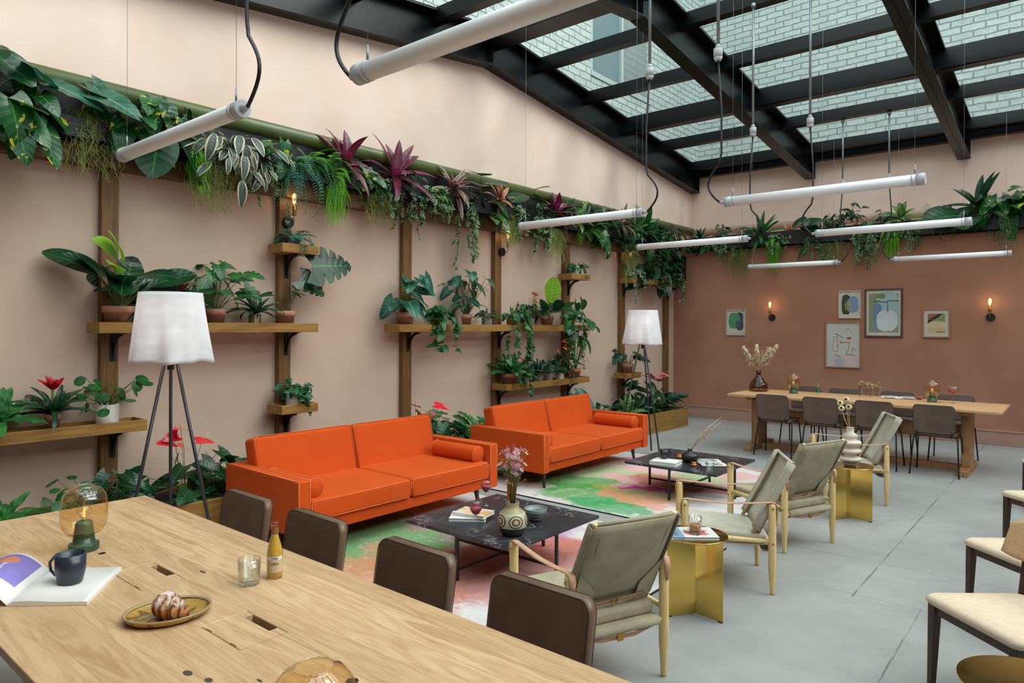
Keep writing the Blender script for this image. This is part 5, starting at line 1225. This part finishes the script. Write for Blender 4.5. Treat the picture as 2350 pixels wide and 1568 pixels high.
def K(kind, rng, s):
    F, T, G, H = new(4); P = [('foliage', F, None), ('stems', T, M_stem)]; u = lambda a, b: (a*s, b*s)
    Lm = L_DARK
    if kind == 'paddle': leafy(rng, F, T, 15, u(.08, .26), u(.2, .28), .55, 'oval', (30, 85), .5, tilt=(-15, 65)); leafy(rng, G, T, 3, u(.2, .3), u(.16, .19), .7, 'oval', (65, 85), .8, 60, (10, 60)); P.append(('new_leaves', G, L_LIME))
    elif kind == 'paddlelime': leafy(rng, F, T, 9, u(.06, .12), u(.2, .28), .42, 'oval', (25, 60), .5, tilt=(-10, 40)); leafy(rng, G, T, 2, u(.14, .2), u(.2, .24), .8, 'oval', (75, 88), .1, 60, (70, 88)); P.append(('new_leaves', G, L_LIME))
    elif kind == 'selloum': leafy(rng, F, T, 26, u(.12, .3), u(.09, .15), .8, 'lobed', (35, 85), .7, tilt=(-45, 20)); Lm = L_MID
    elif kind == 'monstera': 
        for a, d, l in (((.06, .17, .33), (.25, 1, .12), .3), ((.03, .1, .24), (.3, .5, -.35), .19)):
            a = V(*a)*s; T.tube([(0, 0, 0), a*.5+V(0, 0, .03), a], [.005, .004, .003], 6, False); leaf(F, a, d, l*s, l*s*1.1, 'monst', .35, .1, 0, 0, V(.95, 0, .4))
        leafy(rng, F, T, 4, u(.1, .22), u(.06, .12), .7, 'heart', (50, 80), .5)
    elif kind == 'tallmonst': leafy(rng, F, T, 11, u(.25, .62), u(.1, .15), .9, 'heart', (55, 86), .8, 110, (-70, -10), pr=.005); Lm = L_MID
    elif kind == 'heart': leafy(rng, F, T, 12, u(.08, .28), u(.12, .18), .75, 'heart', (40, 85), .6, 120, (-60, 0), pr=.004); Lm = L_GREYGREEN
    elif kind == 'begonia': leafy(rng, F, T, 30, u(.08, .42), u(.08, .15), .8, 'heart', (45, 88), .6, 180, (-50, 0)); Lm = L_GREYGREEN
    elif kind == 'bush': leafy(rng, F, T, 34, u(.04, .17), u(.05, .09), .6, 'heart', (5, 85), .6)
    elif kind == 'pilea': leafy(rng, F, T, 26, u(.1, .26), u(.05, .085), .95, 'round', (5, 85), .2, 180, (-60, 30), fold=-.05); Lm = L_MID
    elif kind in ('bromred', 'brompink'):
        rosette(rng, F, 22, u(.2, .3), .035*s, 'strap', (15, 75), 1.2, 180, .03)
        rosette(rng, G, 14, u(.06, .11), .035*s, 'lance', (40, 88), .2, 180, .17*s); T.cyl((0, 0, 0), (0, 0, .18*s), .008); P.append(('flower_bracts', G, M_red if kind == 'bromred' else M_pinkb))
    elif kind == 'birdnest': rosette(rng, F, 20, u(.3, .42), .075*s, 'wave', (10, 85), .9, 180, .02, .15, .3); Lm = L_FERN
    elif kind == 'lilyleaf': rosette(rng, F, 24, u(.2, .32), .06*s, 'lance', (15, 80), .8)
    elif kind == 'fern': fronds(rng, F, 26, u(.18, .32), .045*s, (5, 80)); Lm = L_FERN
    elif kind == 'bluefern': fronds(rng, F, 26, u(.14, .24), .05*s, (0, 70), 1.9, 180, 10, .016); Lm = L_TEAL
    elif kind in ('anthred', 'anthpink', 'anthcoral'):
        leafy(rng, F, T, 18, u(.1, .3), u(.1, .18), .6, 'heart', (25, 85), .6, 180, (-60, 0)); spathes(rng, G, H, T, 5, u(.28, .42), .1*s)
        P += [('flowers', G, dict(anthred=M_spr, anthpink=M_spp, anthcoral=M_spo)[kind]), ('spadices', H, M_spadix)]
    elif kind == 'cordyline': rosette(rng, F, 14, u(.24, .34), .062*s, 'lance', (-35, 85), .7, 110, .02); Lm = L_MAROON
    elif kind == 'tradescantia': rosette(rng, F, 34, u(.11, .2), .05*s, 'lance', (-60, 50), 1.0, 110, .03); leafy(rng, F, T, 22, u(.06, .22), u(.09, .14), .4, 'lance', (-60, 30), .8, 100, (-85, -10)); Lm = L_TRAD
    elif kind == 'pinktrad': rosette(rng, F, 34, u(.15, .26), .045*s, 'lance', (-50, 75), .8, 115, .03); Lm = L_TRADP
    elif kind == 'peachtrad': rosette(rng, F, 34, u(.14, .24), .034*s, 'lance', (-70, 85), .7, 115, .03); Lm = L_PEACH
    elif kind == 'roundleaf': leafy(rng, F, T, 3, u(.06, .2), u(.16, .22), 1.0, 'round', (20, 80), .4, 70, (-50, 20))
    elif kind == 'elephant': leafy(rng, F, T, 3, u(.05, .18), u(.26, .36), .75, 'heart', (30, 80), .5, 80, (-55, 20), wave=.06); Lm = L_GREYGREEN
    elif kind == 'bigdark': leafy(rng, F, T, 2, u(.05, .12), u(.28, .38), .65, 'oval', (0, 60), .5, 70, (-70, 30))
    elif kind == 'dracaena': rosette(rng, F, 26, u(.26, .38), .05*s, 'lance', (-40, 85), .8, 120, .03); Lm = L_CALA if rng.random() < .5 else L_MID
    elif kind == 'calathea': rosette(rng, F, 16, u(.2, .3), .085*s, 'lance', (-30, 80), .7, 120); Lm = L_CALA
    elif kind == 'leafpot': leafy(rng, F, T, 14, u(.1, .2), u(.14, .2), .45, 'oval', (20, 80), .6, 180, (-30, 30))
    elif kind == 'lance': rosette(rng, F, 18, u(.18, .3), .05*s, 'lance', (-30, 80), .6, 110)
    elif kind == 'croton': rosette(rng, F, 14, u(.16, .26), .07*s, 'lance', (30, 85), .4); Lm = L_CROT
    elif kind == 'pothos': leafy(rng, F, T, 13, u(.04, .17), u(.12, .2), .72, 'heart', (-40, 60), .6, 100, (-80, -5)); Lm = L_POTHOS
    elif kind == 'pothostrail': leafy(rng, F, T, 14, u(.04, .13), u(.06, .1), .7, 'heart', (10, 70), .6, 120, (-60, 0)); vines(rng, F, T, 5, u(.15, .4), u(.05, .085), .7, 'heart', 80, .045); Lm = L_MID
    elif kind == 'longtrail': leafy(rng, F, T, 14, u(.04, .13), u(.06, .09), .7, 'heart', (10, 70), .6, 120, (-60, 0)); vines(rng, F, T, 6, u(.5, .9), u(.05, .08), .7, 'heart', 50, .06); Lm = L_MID
    elif kind in ('ivy', 'ivylong', 'ivypot', 'silvertrail'):
        a, b = dict(ivy=(.1, .35), ivylong=(.3, .65), ivypot=(.06, .2), silvertrail=(.25, .5))[kind]
        vines(rng, F, T, dict(ivy=16, ivylong=9, ivypot=32, silvertrail=7)[kind], u(a, b), u(.028, .05), .85, 'ivy' if kind != 'silvertrail' else 'small', 180 if kind == 'ivypot' else 85, .028, y_=.05*s)
        Lm = L_SILV if kind == 'silvertrail' else (L_IVYD if kind == 'ivypot' else L_IVY)
    elif kind == 'mass': leafy(rng, F, T, 60, u(.05, .3), u(.08, .14), .75, 'heart', (-40, 85), .6, 110, (-80, 0)); Lm = L_DARK
    elif kind in ('moss', 'asparagus', 'bluehang', 'greenhang'):
        if kind == 'moss': strands(rng, F, 150, u(.08, .36), .003, .12, .1, .03, 12, .1*s); fronds(rng, F, 10, u(.15, .3), .03*s, (-30, 20), 2, 85, 14, .004); Lm = M_moss
        elif kind == 'asparagus': strands(rng, F, 110, u(.1, .38), .005, .05, .12, .012, 9, .07*s); fronds(rng, F, 16, u(.2, .36), .03*s, (-20, 40), 1.8, 85, 22, .006); Lm = M_mossb
        elif kind == 'bluehang': fronds(rng, F, 26, u(.3, .62), .05*s, (-10, 50), 2.2, 80, 20, .009); Lm = L_TEAL
        else: fronds(rng, F, 22, u(.2, .4), .06*s, (-10, 60), 1.9, 85, 16, .012); Lm = L_BRIGHT
    P[0] = ('foliage', F, Lm); return [p for p in P if p[1].f]
def pot(t, kind, r, h):
    if kind in ('terra', 'terra2'): prof = [(.001, 0), (r*.7, 0), (r*.92, h*.72), (r*.93, h*.72), (r, h*.74), (r*1.02, h), (r*.92, h), (r*.88, h*.8), (.001, h*.8)]; m = M_terrapot if kind == 'terra' else M_terrapot2
    else: prof = [(.001, 0), (r*.93, 0), (r*.97, h*.05), (r, h), (r*.93, h), (r*.9, h*.85), (.001, h*.85)]; m = dict(white=M_whitepot, grey=M_greypot, brass=M_brasspot)[kind]
    q = link('pot', MB().shell(prof, seg=32), m, t); link('soil', MB().cyl((0, 0, h*.82), (0, 0, h*.87), r*.88, seg=20), M_soil, q)
SEED = [11]
def plant(kind, name, label, cat, loc, s=1.0, rz=0, clear=None, p=None, group=None, twist=0):
    """rz 0: outward is +x (left wall); rz -90: outward is -y (back wall). clear = gap behind the plant to the wall"""
    SEED[0] += 7; rng = random.Random(SEED[0]); t = thing(name, label, cat, loc, rz, group); base = 0
    if p: pot(t, *p); base = p[2]*.82
    for nm, m, mt in K(kind, rng, s):
        c, s_ = math.cos(twist), math.sin(twist)
        m.v = [(x*c-y*s_, x*s_+y*c, z+base) for x, y, z in m.v]
        if clear is not None: m.v = [(max(x, -(.03 if rz and z+loc[2] < 3.24 else clear)), y, z) for x, y, z in m.v]
        link(nm, m, mt, t)
    return t
PP = 'potted plant'; HP = 'hanging plant'
PX = LX+.07+.125        # centre line of the wall shelves
def sp(kind, name, label, y, z, s, p, tw=0, dx=0): return plant(kind, name, label, PP, (PX+dx, y, z), s*1.26, 0, .19+dx, (p[0], p[1], p[2]+.06), None, tw)
Z1, Z0, ZT = 1.601, .851, 2.331
# near left shelves
sp('paddle', 'philodendron', 'large philodendron with lime new leaves at the left end of the near long shelf', 2.10, Z1, 1.12, ('terra', .115, .125))
sp('bromred', 'bromeliad', 'red-centred plant partly hidden by the near lampshade on the upper shelf', 2.55, Z1, .9, ('terra', .06, .09))
sp('leafpot', 'foliage_plant', 'leafy plant peeking above the near lampshade', 2.42, Z1, 1.15, ('grey', .06, .09), dx=-.03)
sp('selloum', 'split_leaf_philodendron', 'bushy lobed-leaf plant in a terracotta pot right of the near lampshade', 2.86, Z1, 1.15, ('terra', .085, .12))
sp('brompink', 'bromeliad', 'pink-centred plant in a brassy pot on the near upper shelf', 3.22, Z1, .85, ('brass', .055, .08))
sp('monstera', 'monstera', 'monstera with one big split leaf at the right end of the near upper shelf', 3.53, Z1, 1.1, ('terra', .085, .115))
plant('birdnest', 'birds_nest_fern', 'bright crinkled fern in a terracotta pot on the far left lower shelf', PP, (PX, 1.32, Z0), .95, 0, .19, ('terra', .07, .125))
sp('bromred', 'bromeliad', 'red flowering plant between the crinkled fern and the white pot', 1.66, Z0, .95, ('terra', .05, .09))
sp('pilea', 'pilea', 'round-leaved plant in a white pot on the far left lower shelf', 2.02, Z0, .95, ('white', .078, .13))
sp('bluefern', 'fern', 'blue-green fern on the highest small shelf of the near group', 3.61, ZT, .95, ('grey', .06, .08))
sp('ivypot', 'ivy', 'ivy in a beige pot on the small shelf behind the near sofa', 3.61, .851, 1.15, ('white', .07, .13))
# middle shelves
sp('heart', 'anthurium_plant', 'plant with big hanging arrow leaves at the left end of the longest shelf', 4.98, Z1, 1.35, ('terra', .1, .125))
link('moss_pole', MB().cyl((-.05, .02, .1), (-.05, .02, .62), .022, .018, 10), mat('mossy_bark', rough=.95, fn=speck('4a4a1c', '6a6a2c', 30)), bpy.data.objects['anthurium_plant'])
sp('pothostrail', 'trailing_pothos', 'trailing vine in an orange clay pot spilling over the longest shelf', 5.45, Z1, 1.25, ('terra2', .08, .11))
sp('begonia', 'begonia', 'tall plant with pale veined leaves in the middle of the longest shelf', 5.95, Z1, 1.1, ('terra', .065, .12))
sp('bush', 'foliage_plant', 'small dark bush in a grey pot under the tall veined-leaf plant', 6.28, Z1, .8, ('grey', .065, .08), dx=.03)
sp('longtrail', 'trailing_pothos', 'long trailing vine hanging from the longest shelf down to the shelf below', 6.80, Z1, 1.1, ('terra2', .08, .11))
sp('anthcoral', 'anthurium', 'coral flowered plant on the longest shelf', 7.17, Z1, .75, ('grey', .065, .085))
sp('paddlelime', 'philodendron', 'plant with one upright lime paddle leaf on the longest shelf', 7.55, Z1, 1.15, ('terra', .095, .12))
sp('longtrail', 'trailing_philodendron', 'dark trailing plant at the right end of the longest shelf', 8.08, Z1, .95, ('terra', .07, .1))
sp('birdnest', 'fern', 'broad-leaved fern in the terracotta pot at the left of the shelf above the far sofa', 6.77, Z0, .8, ('terra', .1, .12))
sp('bromred', 'bromeliad', 'small dark red plant second on the shelf above the far sofa', 7.07, Z0, .85, ('grey', .055, .08))
sp('lilyleaf', 'peace_lily', 'leafy plant in a round grey pot on the shelf above the far sofa', 7.33, Z0, .95, ('grey', .08, .1))
sp('leafpot', 'foliage_plant', 'low leafy plant in a small brown pot on the shelf above the far sofa', 7.59, Z0, .8, ('grey', .055, .08))
sp('anthcoral', 'anthurium', 'coral flowered plant in a white pot on the shelf above the far sofa', 7.85, Z0, .85, ('white', .06, .11))
sp('tallmonst', 'monstera', 'very tall leggy plant in an orange clay pot above the far sofa', 8.23, Z0, 1.35, ('terra2', .085, .12), R_(20))
sp('ivypot', 'ivy', 'silvery ivy in a white pot on the small shelf above the longest shelf', 8.21, ZT, .9, ('white', .07, .12))
# corner shelves
sp('silvertrail', 'silver_trailing_plant', 'silvery vine hanging from the left end of the high corner shelf', 9.85, 2.361, .95, ('terra', .07, .1), dx=.04)
sp('mass', 'foliage_plant', 'dense dark leafy mass in a terracotta pot on the high corner shelf', 10.15, 2.361, 1.15, ('terra', .09, .12))
sp('pothos', 'pothos', 'yellow-splashed vine in the middle of the high corner shelf', 10.6, 2.361, 1.1, ('terra', .08, .11))
sp('mass', 'foliage_plant', 'dense dark leafy mass at the right of the high corner shelf', 10.95, 2.361, 1.1, ('terra', .08, .11))
sp('silvertrail', 'silver_trailing_plant', 'silvery vine hanging from the right end of the high corner shelf', 11.25, 2.361, .95, ('grey', .06, .09), dx=.04)
sp('leafpot', 'calathea', 'leafy plant in a terracotta pot on the small shelf behind the far lamp', 9.72, .831, 1.15, ('terra', .09, .15))
# floor planters
FP = 'planter plant'
def fp(kind, name, label, y, s, x=-5.5, z=.26, tw=0): return plant(kind, name, label, FP, (x, y, z), s, 0, abs(LX-x)-.01, None, None, tw)
fp('fern', 'fern', 'green fern at the very left of the near floor planter', .95, 1.2)
fp('birdnest', 'birds_nest_fern', 'broad fern in the near floor planter left of the amber lamp', 1.25, .95)
fp('fern', 'fern', 'fern in the near floor planter directly behind the amber lamp', 1.6, 1.25)
fp('bush', 'foliage_plant', 'dark small-leaved plant low in the planter by the leftmost post', 2.0, 1.9)
fp('pilea', 'foliage_plant', 'dark round-leaved plant rising behind the amber lamp', 1.85, 1.35)
fp('anthred', 'anthurium', 'plant with red glossy flowers behind the legs of the near lamp', 2.52, 1.45)
fp('fern', 'fern', 'low fern spilling over the planter front behind the near lamp legs', 2.55, .9, -5.35)
fp('leafpot', 'foliage_plant', 'tall broad-leaved plant right of the red flowers', 2.78, 1.5, tw=.4)
fp('birdnest', 'birds_nest_fern', 'bright crinkled fern in the planter beside the near sofa arm', 3.0, 1.05)
fp('bush', 'foliage_plant', 'bushy plant in the planter at the near sofa arm', 3.3, 1.6)
fp('leafpot', 'foliage_plant', 'low plant peeking over the near sofa arm', 3.8, 1.1)
fp('anthred', 'anthurium', 'plant with red flowers in the planter between the two sofas', 4.98, 1.5, -5.5)
fp('bush', 'foliage_plant', 'low leafy plant in the planter between the sofas', 5.25, 2.2, -5.5)
fp('selloum', 'philodendron', 'lobed-leaf plant standing up in the planter between the sofas', 5.5, 1.5, -5.5)
fp('calathea', 'calathea', 'striped-leaf plant in the planter between the sofas', 5.75, 1.5, -5.5)
fp('croton', 'croton', 'yellow-veined plant in the planter against the far sofa arm', 6.05, 1.8, -5.6)
t = fp('heart', 'philodendron', 'large-leaved plant rising behind the far orange sofa', 8.0, 2.0, -5.65, 0); t.location.z = .26
for y, k, s, nm, l in ((8.5, 'bush', 1.3, 'foliage_plant', 'low dark plant at the left of the far floor planter'), (8.85, 'bluefern', 1.1, 'succulent_plant', 'blue-grey low plant in the far floor planter behind the lamp'), (9.15, 'calathea', 1.35, 'calathea', 'striped broad-leaved plant in the far floor planter'), (9.5, 'lilyleaf', 1.25, 'peace_lily', 'bright long-leaved plant spilling over the far floor planter'), (9.85, 'anthpink', 1.35, 'anthurium', 'pink flowered plant in the middle of the far floor planter'), (10.15, 'leafpot', 1.4, 'foliage_plant', 'tall dark plant behind the pink flowers of the far planter'), (10.38, 'bluefern', 2.1, 'blue_fern', 'blue-green fern hanging off the right end of the far floor planter'), (9.3, 'bush', 1.5, 'foliage_plant', 'bushy green leaves along the front of the far floor planter'), (10.05, 'fern', 1.1, 'fern', 'green fern just left of the blue-green fern in the far planter'), (10.3, 'leafpot', 1.2, 'foliage_plant', 'upright dark leaves behind the blue-green fern of the far planter')): fp(k, nm, l, y, s*1.3, -5.45)
# trough along the left wall: kind, pixel-free position y, height z, size
TX = LX+.15
def hp(kind, name, label, y, z, s, x=TX): return plant(kind, name, label, HP, (x, y, z), s, 0, abs(LX-x)-.02, None)
LT = [('bigdark', 'rubber_plant', 'very dark large leaf at the top left edge of the picture', 1.1, 3.42, .9),
 ('pothos', 'giant_pothos', 'glossy yellow-splashed leaves at the far left of the plant trough', 1.27, 3.16, 1.45),
 ('pothos', 'giant_pothos', 'yellow-splashed big leaf hanging second from the left of the trough', 1.48, 3.08, 1.35),
 ('elephant', 'elephant_ear', 'big silky grey-green leaves, left pair above the trough', 1.62, 3.22, .85),
 ('elephant', 'elephant_ear', 'big dark silky leaf standing over the lip left of the first tube lamp', 1.86, 3.28, .85),
 ('moss', 'hanging_moss', 'pale olive moss hanging above the left end of the first tube lamp', 1.9, 3.2, 1.0),
 ('pothos', 'giant_pothos', 'yellow-splashed leaves just behind the left end of the first tube lamp', 2.13, 3.22, 1.25),
 ('pothos', 'pothos', 'small yellow-splashed leaves above the middle of the first tube lamp', 2.36, 3.28, .95),
 ('bigdark', 'rubber_plant', 'large dark leaf hanging below the middle of the first tube lamp', 2.42, 3.12, 1.1),
 ('asparagus', 'asparagus_fern', 'bright feathery fern hanging between dark leaf and grey leaves', 2.68, 3.12, .75),
 ('moss', 'hanging_moss', 'olive moss hanging left of the cream-edged grey leaves', 2.84, 3.08, 1.0),
 ('tradescantia', 'cream_edged_plant', 'grey leaves edged in cream hanging below the right end of the first tube lamp', 3.02, 3.15, 1.35),
 ('tradescantia', 'cream_edged_plant', 'second bunch of cream-edged grey leaves right of the first tube lamp', 3.28, 3.12, .95),
 ('ivylong', 'ivy', 'thin ivy strands hanging right of the cream-edged grey leaves', 3.33, 3.06, .8),
 ('pothos', 'pothos', 'small yellow-splashed leaves left of the blue-green hanging fern', 3.5, 3.2, .85),
 ('bluehang', 'hanging_blue_fern', 'long blue-green fern hanging over the small top shelf', 3.66, 3.12, .95),
 ('greenhang', 'hanging_fern', 'light green fern above the blue-green hanging fern', 3.78, 3.2, .7),
 ('asparagus', 'asparagus_fern', 'brightest yellow-green feathery fern below the first maroon plant', 4.05, 3.1, .95),
 ('cordyline', 'cordyline', 'left maroon spiky plant on the trough', 4.22, 3.24, 1.25),
 ('pothos', 'pothos', 'yellow-splashed leaves between the two big maroon plants', 4.5, 3.14, .8),
 ('moss', 'hanging_moss', 'olive moss hanging between the two big maroon plants', 4.6, 3.06, .85),
 ('cordyline', 'cordyline', 'right big maroon spiky plant, its leaves tallest above the lip', 4.84, 3.24, 1.35),
 ('ivylong', 'ivy', 'looping ivy below the right big maroon plant', 5.02, 3.08, .7),
 ('ivy', 'ivy', 'ivy bunch right of the maroon plants', 5.25, 3.1, 1.0),
 ('greenhang', 'hanging_fern', 'thin green fern hanging left of the pink-striped plant', 5.45, 3.1, .6),
 ('pinktrad', 'pink_striped_plant', 'grey and pink striped spiky plant over the middle of the trough', 5.75, 3.22, 1.3),
 ('ivylong', 'ivy', 'long yellowish ivy hanging below the pink-striped plant', 5.95, 3.05, .95),
 ('roundleaf', 'round_leaved_plant', 'large round dark leaf standing between the pink and peach plants', 6.22, 3.28, 1.15),
 ('pothos', 'pothos', 'yellow-splashed hanging leaves below the round dark leaf', 6.35, 3.04, 1.0),
 ('peachtrad', 'peach_striped_plant', 'peach and cream striped spiky plant right of the round leaf', 6.6, 3.2, 1.25),
 ('moss', 'hanging_moss', 'olive moss hanging right below the peach striped plant', 6.78, 3.06, .95),
 ('roundleaf', 'round_leaved_plant', 'round dark leaves just left of the wire of the second tube row', 7.12, 3.22, .95),
 ('ivy', 'ivy', 'dense ivy over the sconce post', 7.35, 3.08, 1.2),
 ('cordyline', 'cordyline', 'smaller maroon spiky plant left of the cluster of broad green leaves', 7.75, 3.2, 1.15),
 ('moss', 'hanging_moss', 'olive moss hanging below the third tube lamp, left bunch', 7.72, 3.02, 1.05),
 ('lance', 'cast_iron_plant', 'tall narrow striped leaves standing above the small maroon plant', 8.02, 3.3, .9),
 ('calathea', 'calathea', 'banded green leaves above the third tube lamp', 8.3, 3.18, 1.1),
 ('greenhang', 'hanging_fern', 'bright green fern hanging below the third tube lamp', 8.5, 3.02, 1.0),
 ('lance', 'cast_iron_plant', 'dark sword leaves above the middle of the third tube lamp', 8.85, 3.22, 1.25),
 ('pothos', 'pothos', 'yellow-splashed leaves hanging under the third tube lamp', 9.0, 3.02, 1.15),
 ('pinktrad', 'pink_striped_plant', 'pink-striped spiky plant behind the right end of the third tube lamp', 9.5, 3.25, 1.35),
 ('mass', 'foliage_plant', 'dark leaves hanging below the right end of the third tube lamp', 9.55, 3.02, .9),
 ('moss', 'hanging_moss', 'olive moss hanging before the corner post', 9.75, 2.98, 1.3),
 ('dracaena', 'dracaena', 'large striped spiky plant left of the corner', 10.25, 3.2, 1.4),
 ('pothos', 'pothos', 'yellow-splashed leaves below the large striped plant near the corner', 10.4, 3.0, 1.2),
 ('lance', 'dracaena', 'dark spiky leaves behind the fourth tube lamp', 10.75, 3.22, 1.1),
 ('mass', 'foliage_plant', 'dark leafy bunch at the corner end of the left trough', 11.0, 3.02, 1.0),
 ('pothos', 'pothos', 'yellow-splashed leaves in the corner where the two troughs meet', 11.35, 3.15, 1.2)]
LT += [('bush', 'foliage_plant', 'small dark leaves just above the first tube lamp', 2.6, 3.2, 1.1), ('bush', 'foliage_plant', 'dark leaves at the foot of the left maroon plant', 4.38, 3.1, 1.0), ('greenhang', 'hanging_fern', 'green fern tuft behind the left maroon plant', 4.08, 3.24, .6), ('ivy', 'ivy', 'variegated ivy below the left maroon plant', 4.7, 3.12, 1.0),
 ('bush', 'foliage_plant', 'bright green leaves right of the right big maroon plant', 5.08, 3.18, .9), ('ivy', 'ivy', 'ivy tangle left of the pink-striped plant', 5.5, 3.14, 1.0), ('bush', 'foliage_plant', 'green leaves between pink-striped plant and round leaf', 6.05, 3.1, 1.0), ('ivy', 'ivy', 'ivy tangle right of the peach striped plant', 6.95, 3.12, 1.1), ('bush', 'foliage_plant', 'dark leaves between round leaves and small maroon plant', 7.5, 3.14, 1.0),
 ('lance', 'cast_iron_plant', 'green sword leaves over the left half of the third tube lamp', 8.5, 3.2, 1.1), ('bush', 'foliage_plant', 'bushy leaves left of the third lamp right end', 9.2, 3.16, 1.3), ('calathea', 'calathea', 'broad banded leaves above the fourth tube lamp left end', 9.95, 3.2, 1.0), ('bush', 'foliage_plant', 'bushy leaves above the corner shelf', 10.5, 3.1, 1.4)]
for a in LT: hp(*a[:5], a[5]*1.4)
BT = [('lance', 'dracaena', 'small spiky plant at the corner end of the back trough', -5.35, 3.2, .9),
 ('pothos', 'pothos', 'yellow-splashed leaves near the corner of the back trough', -5.15, 3.12, .9),
 ('ivy', 'ivy', 'green ivy beside the right end of the fourth tube lamp', -4.85, 3.14, 1.2),
 ('moss', 'hanging_moss', 'long olive moss at the left of the back trough', -4.62, 3.05, 1.35),
 ('dracaena', 'dracaena', 'dark star-shaped spiky plant on the left of the back trough', -4.25, 3.15, 1.25),
 ('asparagus', 'asparagus_fern', 'bright feathery fern hanging left on the back trough', -4.02, 3.05, 1.0),
 ('peachtrad', 'peach_striped_plant', 'small brownish striped plant on the back trough', -3.8, 3.2, .8),
 ('bigdark', 'rubber_plant', 'big oval dark leaves standing on the left half of the back trough', -3.62, 3.3, 1.0),
 ('roundleaf', 'round_leaved_plant', 'dark round leaf above the loop of the right tube lamp cable', -3.42, 3.22, 1.0),
 ('ivy', 'ivy', 'bright ivy under the left end of the long right tube lamp', -3.4, 3.06, 1.3),
 ('moss', 'hanging_moss', 'olive moss hanging in the middle of the back trough', -3.1, 3.05, 1.0),
 ('bush', 'foliage_plant', 'dark bushy plant standing in the middle of the back trough', -2.85, 3.32, 1.2),
 ('ivylong', 'ivy', 'ivy strands hanging in the middle of the back wall, left bunch', -2.72, 3.08, .8),
 ('ivylong', 'ivy', 'ivy strands hanging in the middle of the back wall, right bunch', -2.5, 3.08, .8),
 ('asparagus', 'asparagus_fern', 'bright feathery fern hanging beside the cable on the back trough', -2.28, 3.1, .85),
 ('calathea', 'calathea', 'banded leaves standing above the long right tube lamp', -2.15, 3.28, .95),
 ('greenhang', 'hanging_fern', 'light green leafy plant right of the banded leaves', -1.85, 3.22, .8),
 ('bush', 'foliage_plant', 'small green bush at the right half of the back trough', -1.55, 3.2, 1.0),
 ('lance', 'birds_nest_fern', 'tall pointed dark leaves at the right end of the back trough', -1.2, 3.35, 1.75),
 ('bigdark', 'rubber_plant', 'huge drooping dark leaves under the tall pointed leaves', -1.22, 3.14, 1.45),
 ('pothos', 'giant_pothos', 'big yellow-splashed leaves right of the tall pointed leaves', -.95, 3.3, 1.4),
 ('ivylong', 'ivy', 'thin vine hanging near the right edge of the back trough', -.88, 3.1, .7),
 ('pothos', 'giant_pothos', 'yellow-splashed leaves cut by the right edge of the picture', -.62, 3.3, 1.4),
 ('bigdark', 'rubber_plant', 'dark leaves at the right edge of the back trough', -.45, 3.25, 1.0)]
BT += [('bush', 'foliage_plant', 'bushy leaves near the left end of the back trough', -4.95, 3.22, 1.0), ('bush', 'foliage_plant', 'small leaves beside the star-shaped plant', -4.5, 3.16, 1.0), ('ivy', 'ivy', 'ivy between star plant and oval leaves', -3.95, 3.15, 1.0), ('bush', 'foliage_plant', 'dark leaves right of the round leaf', -3.15, 3.2, 1.1),
 ('ivy', 'ivy', 'ivy tuft above the long right tube lamp', -2.6, 3.18, 1.2), ('bush', 'foliage_plant', 'green leaves left of the banded leaves', -2.4, 3.2, 1.0), ('ivy', 'ivy', 'ivy tuft near the lamp cable', -2.0, 3.14, 1.1), ('greenhang', 'hanging_fern', 'green fern left of the tall pointed leaves', -1.5, 3.12, .7), ('bush', 'foliage_plant', 'dark leaves under the yellow-splashed right leaves', -.8, 3.15, 1.1)]
for k, n_, l, x, z, s in BT: plant(k, n_, l, HP, (x, BY-.04, z), s*1.35, -PI/2, .55 if z > 3.25 else .06, None)
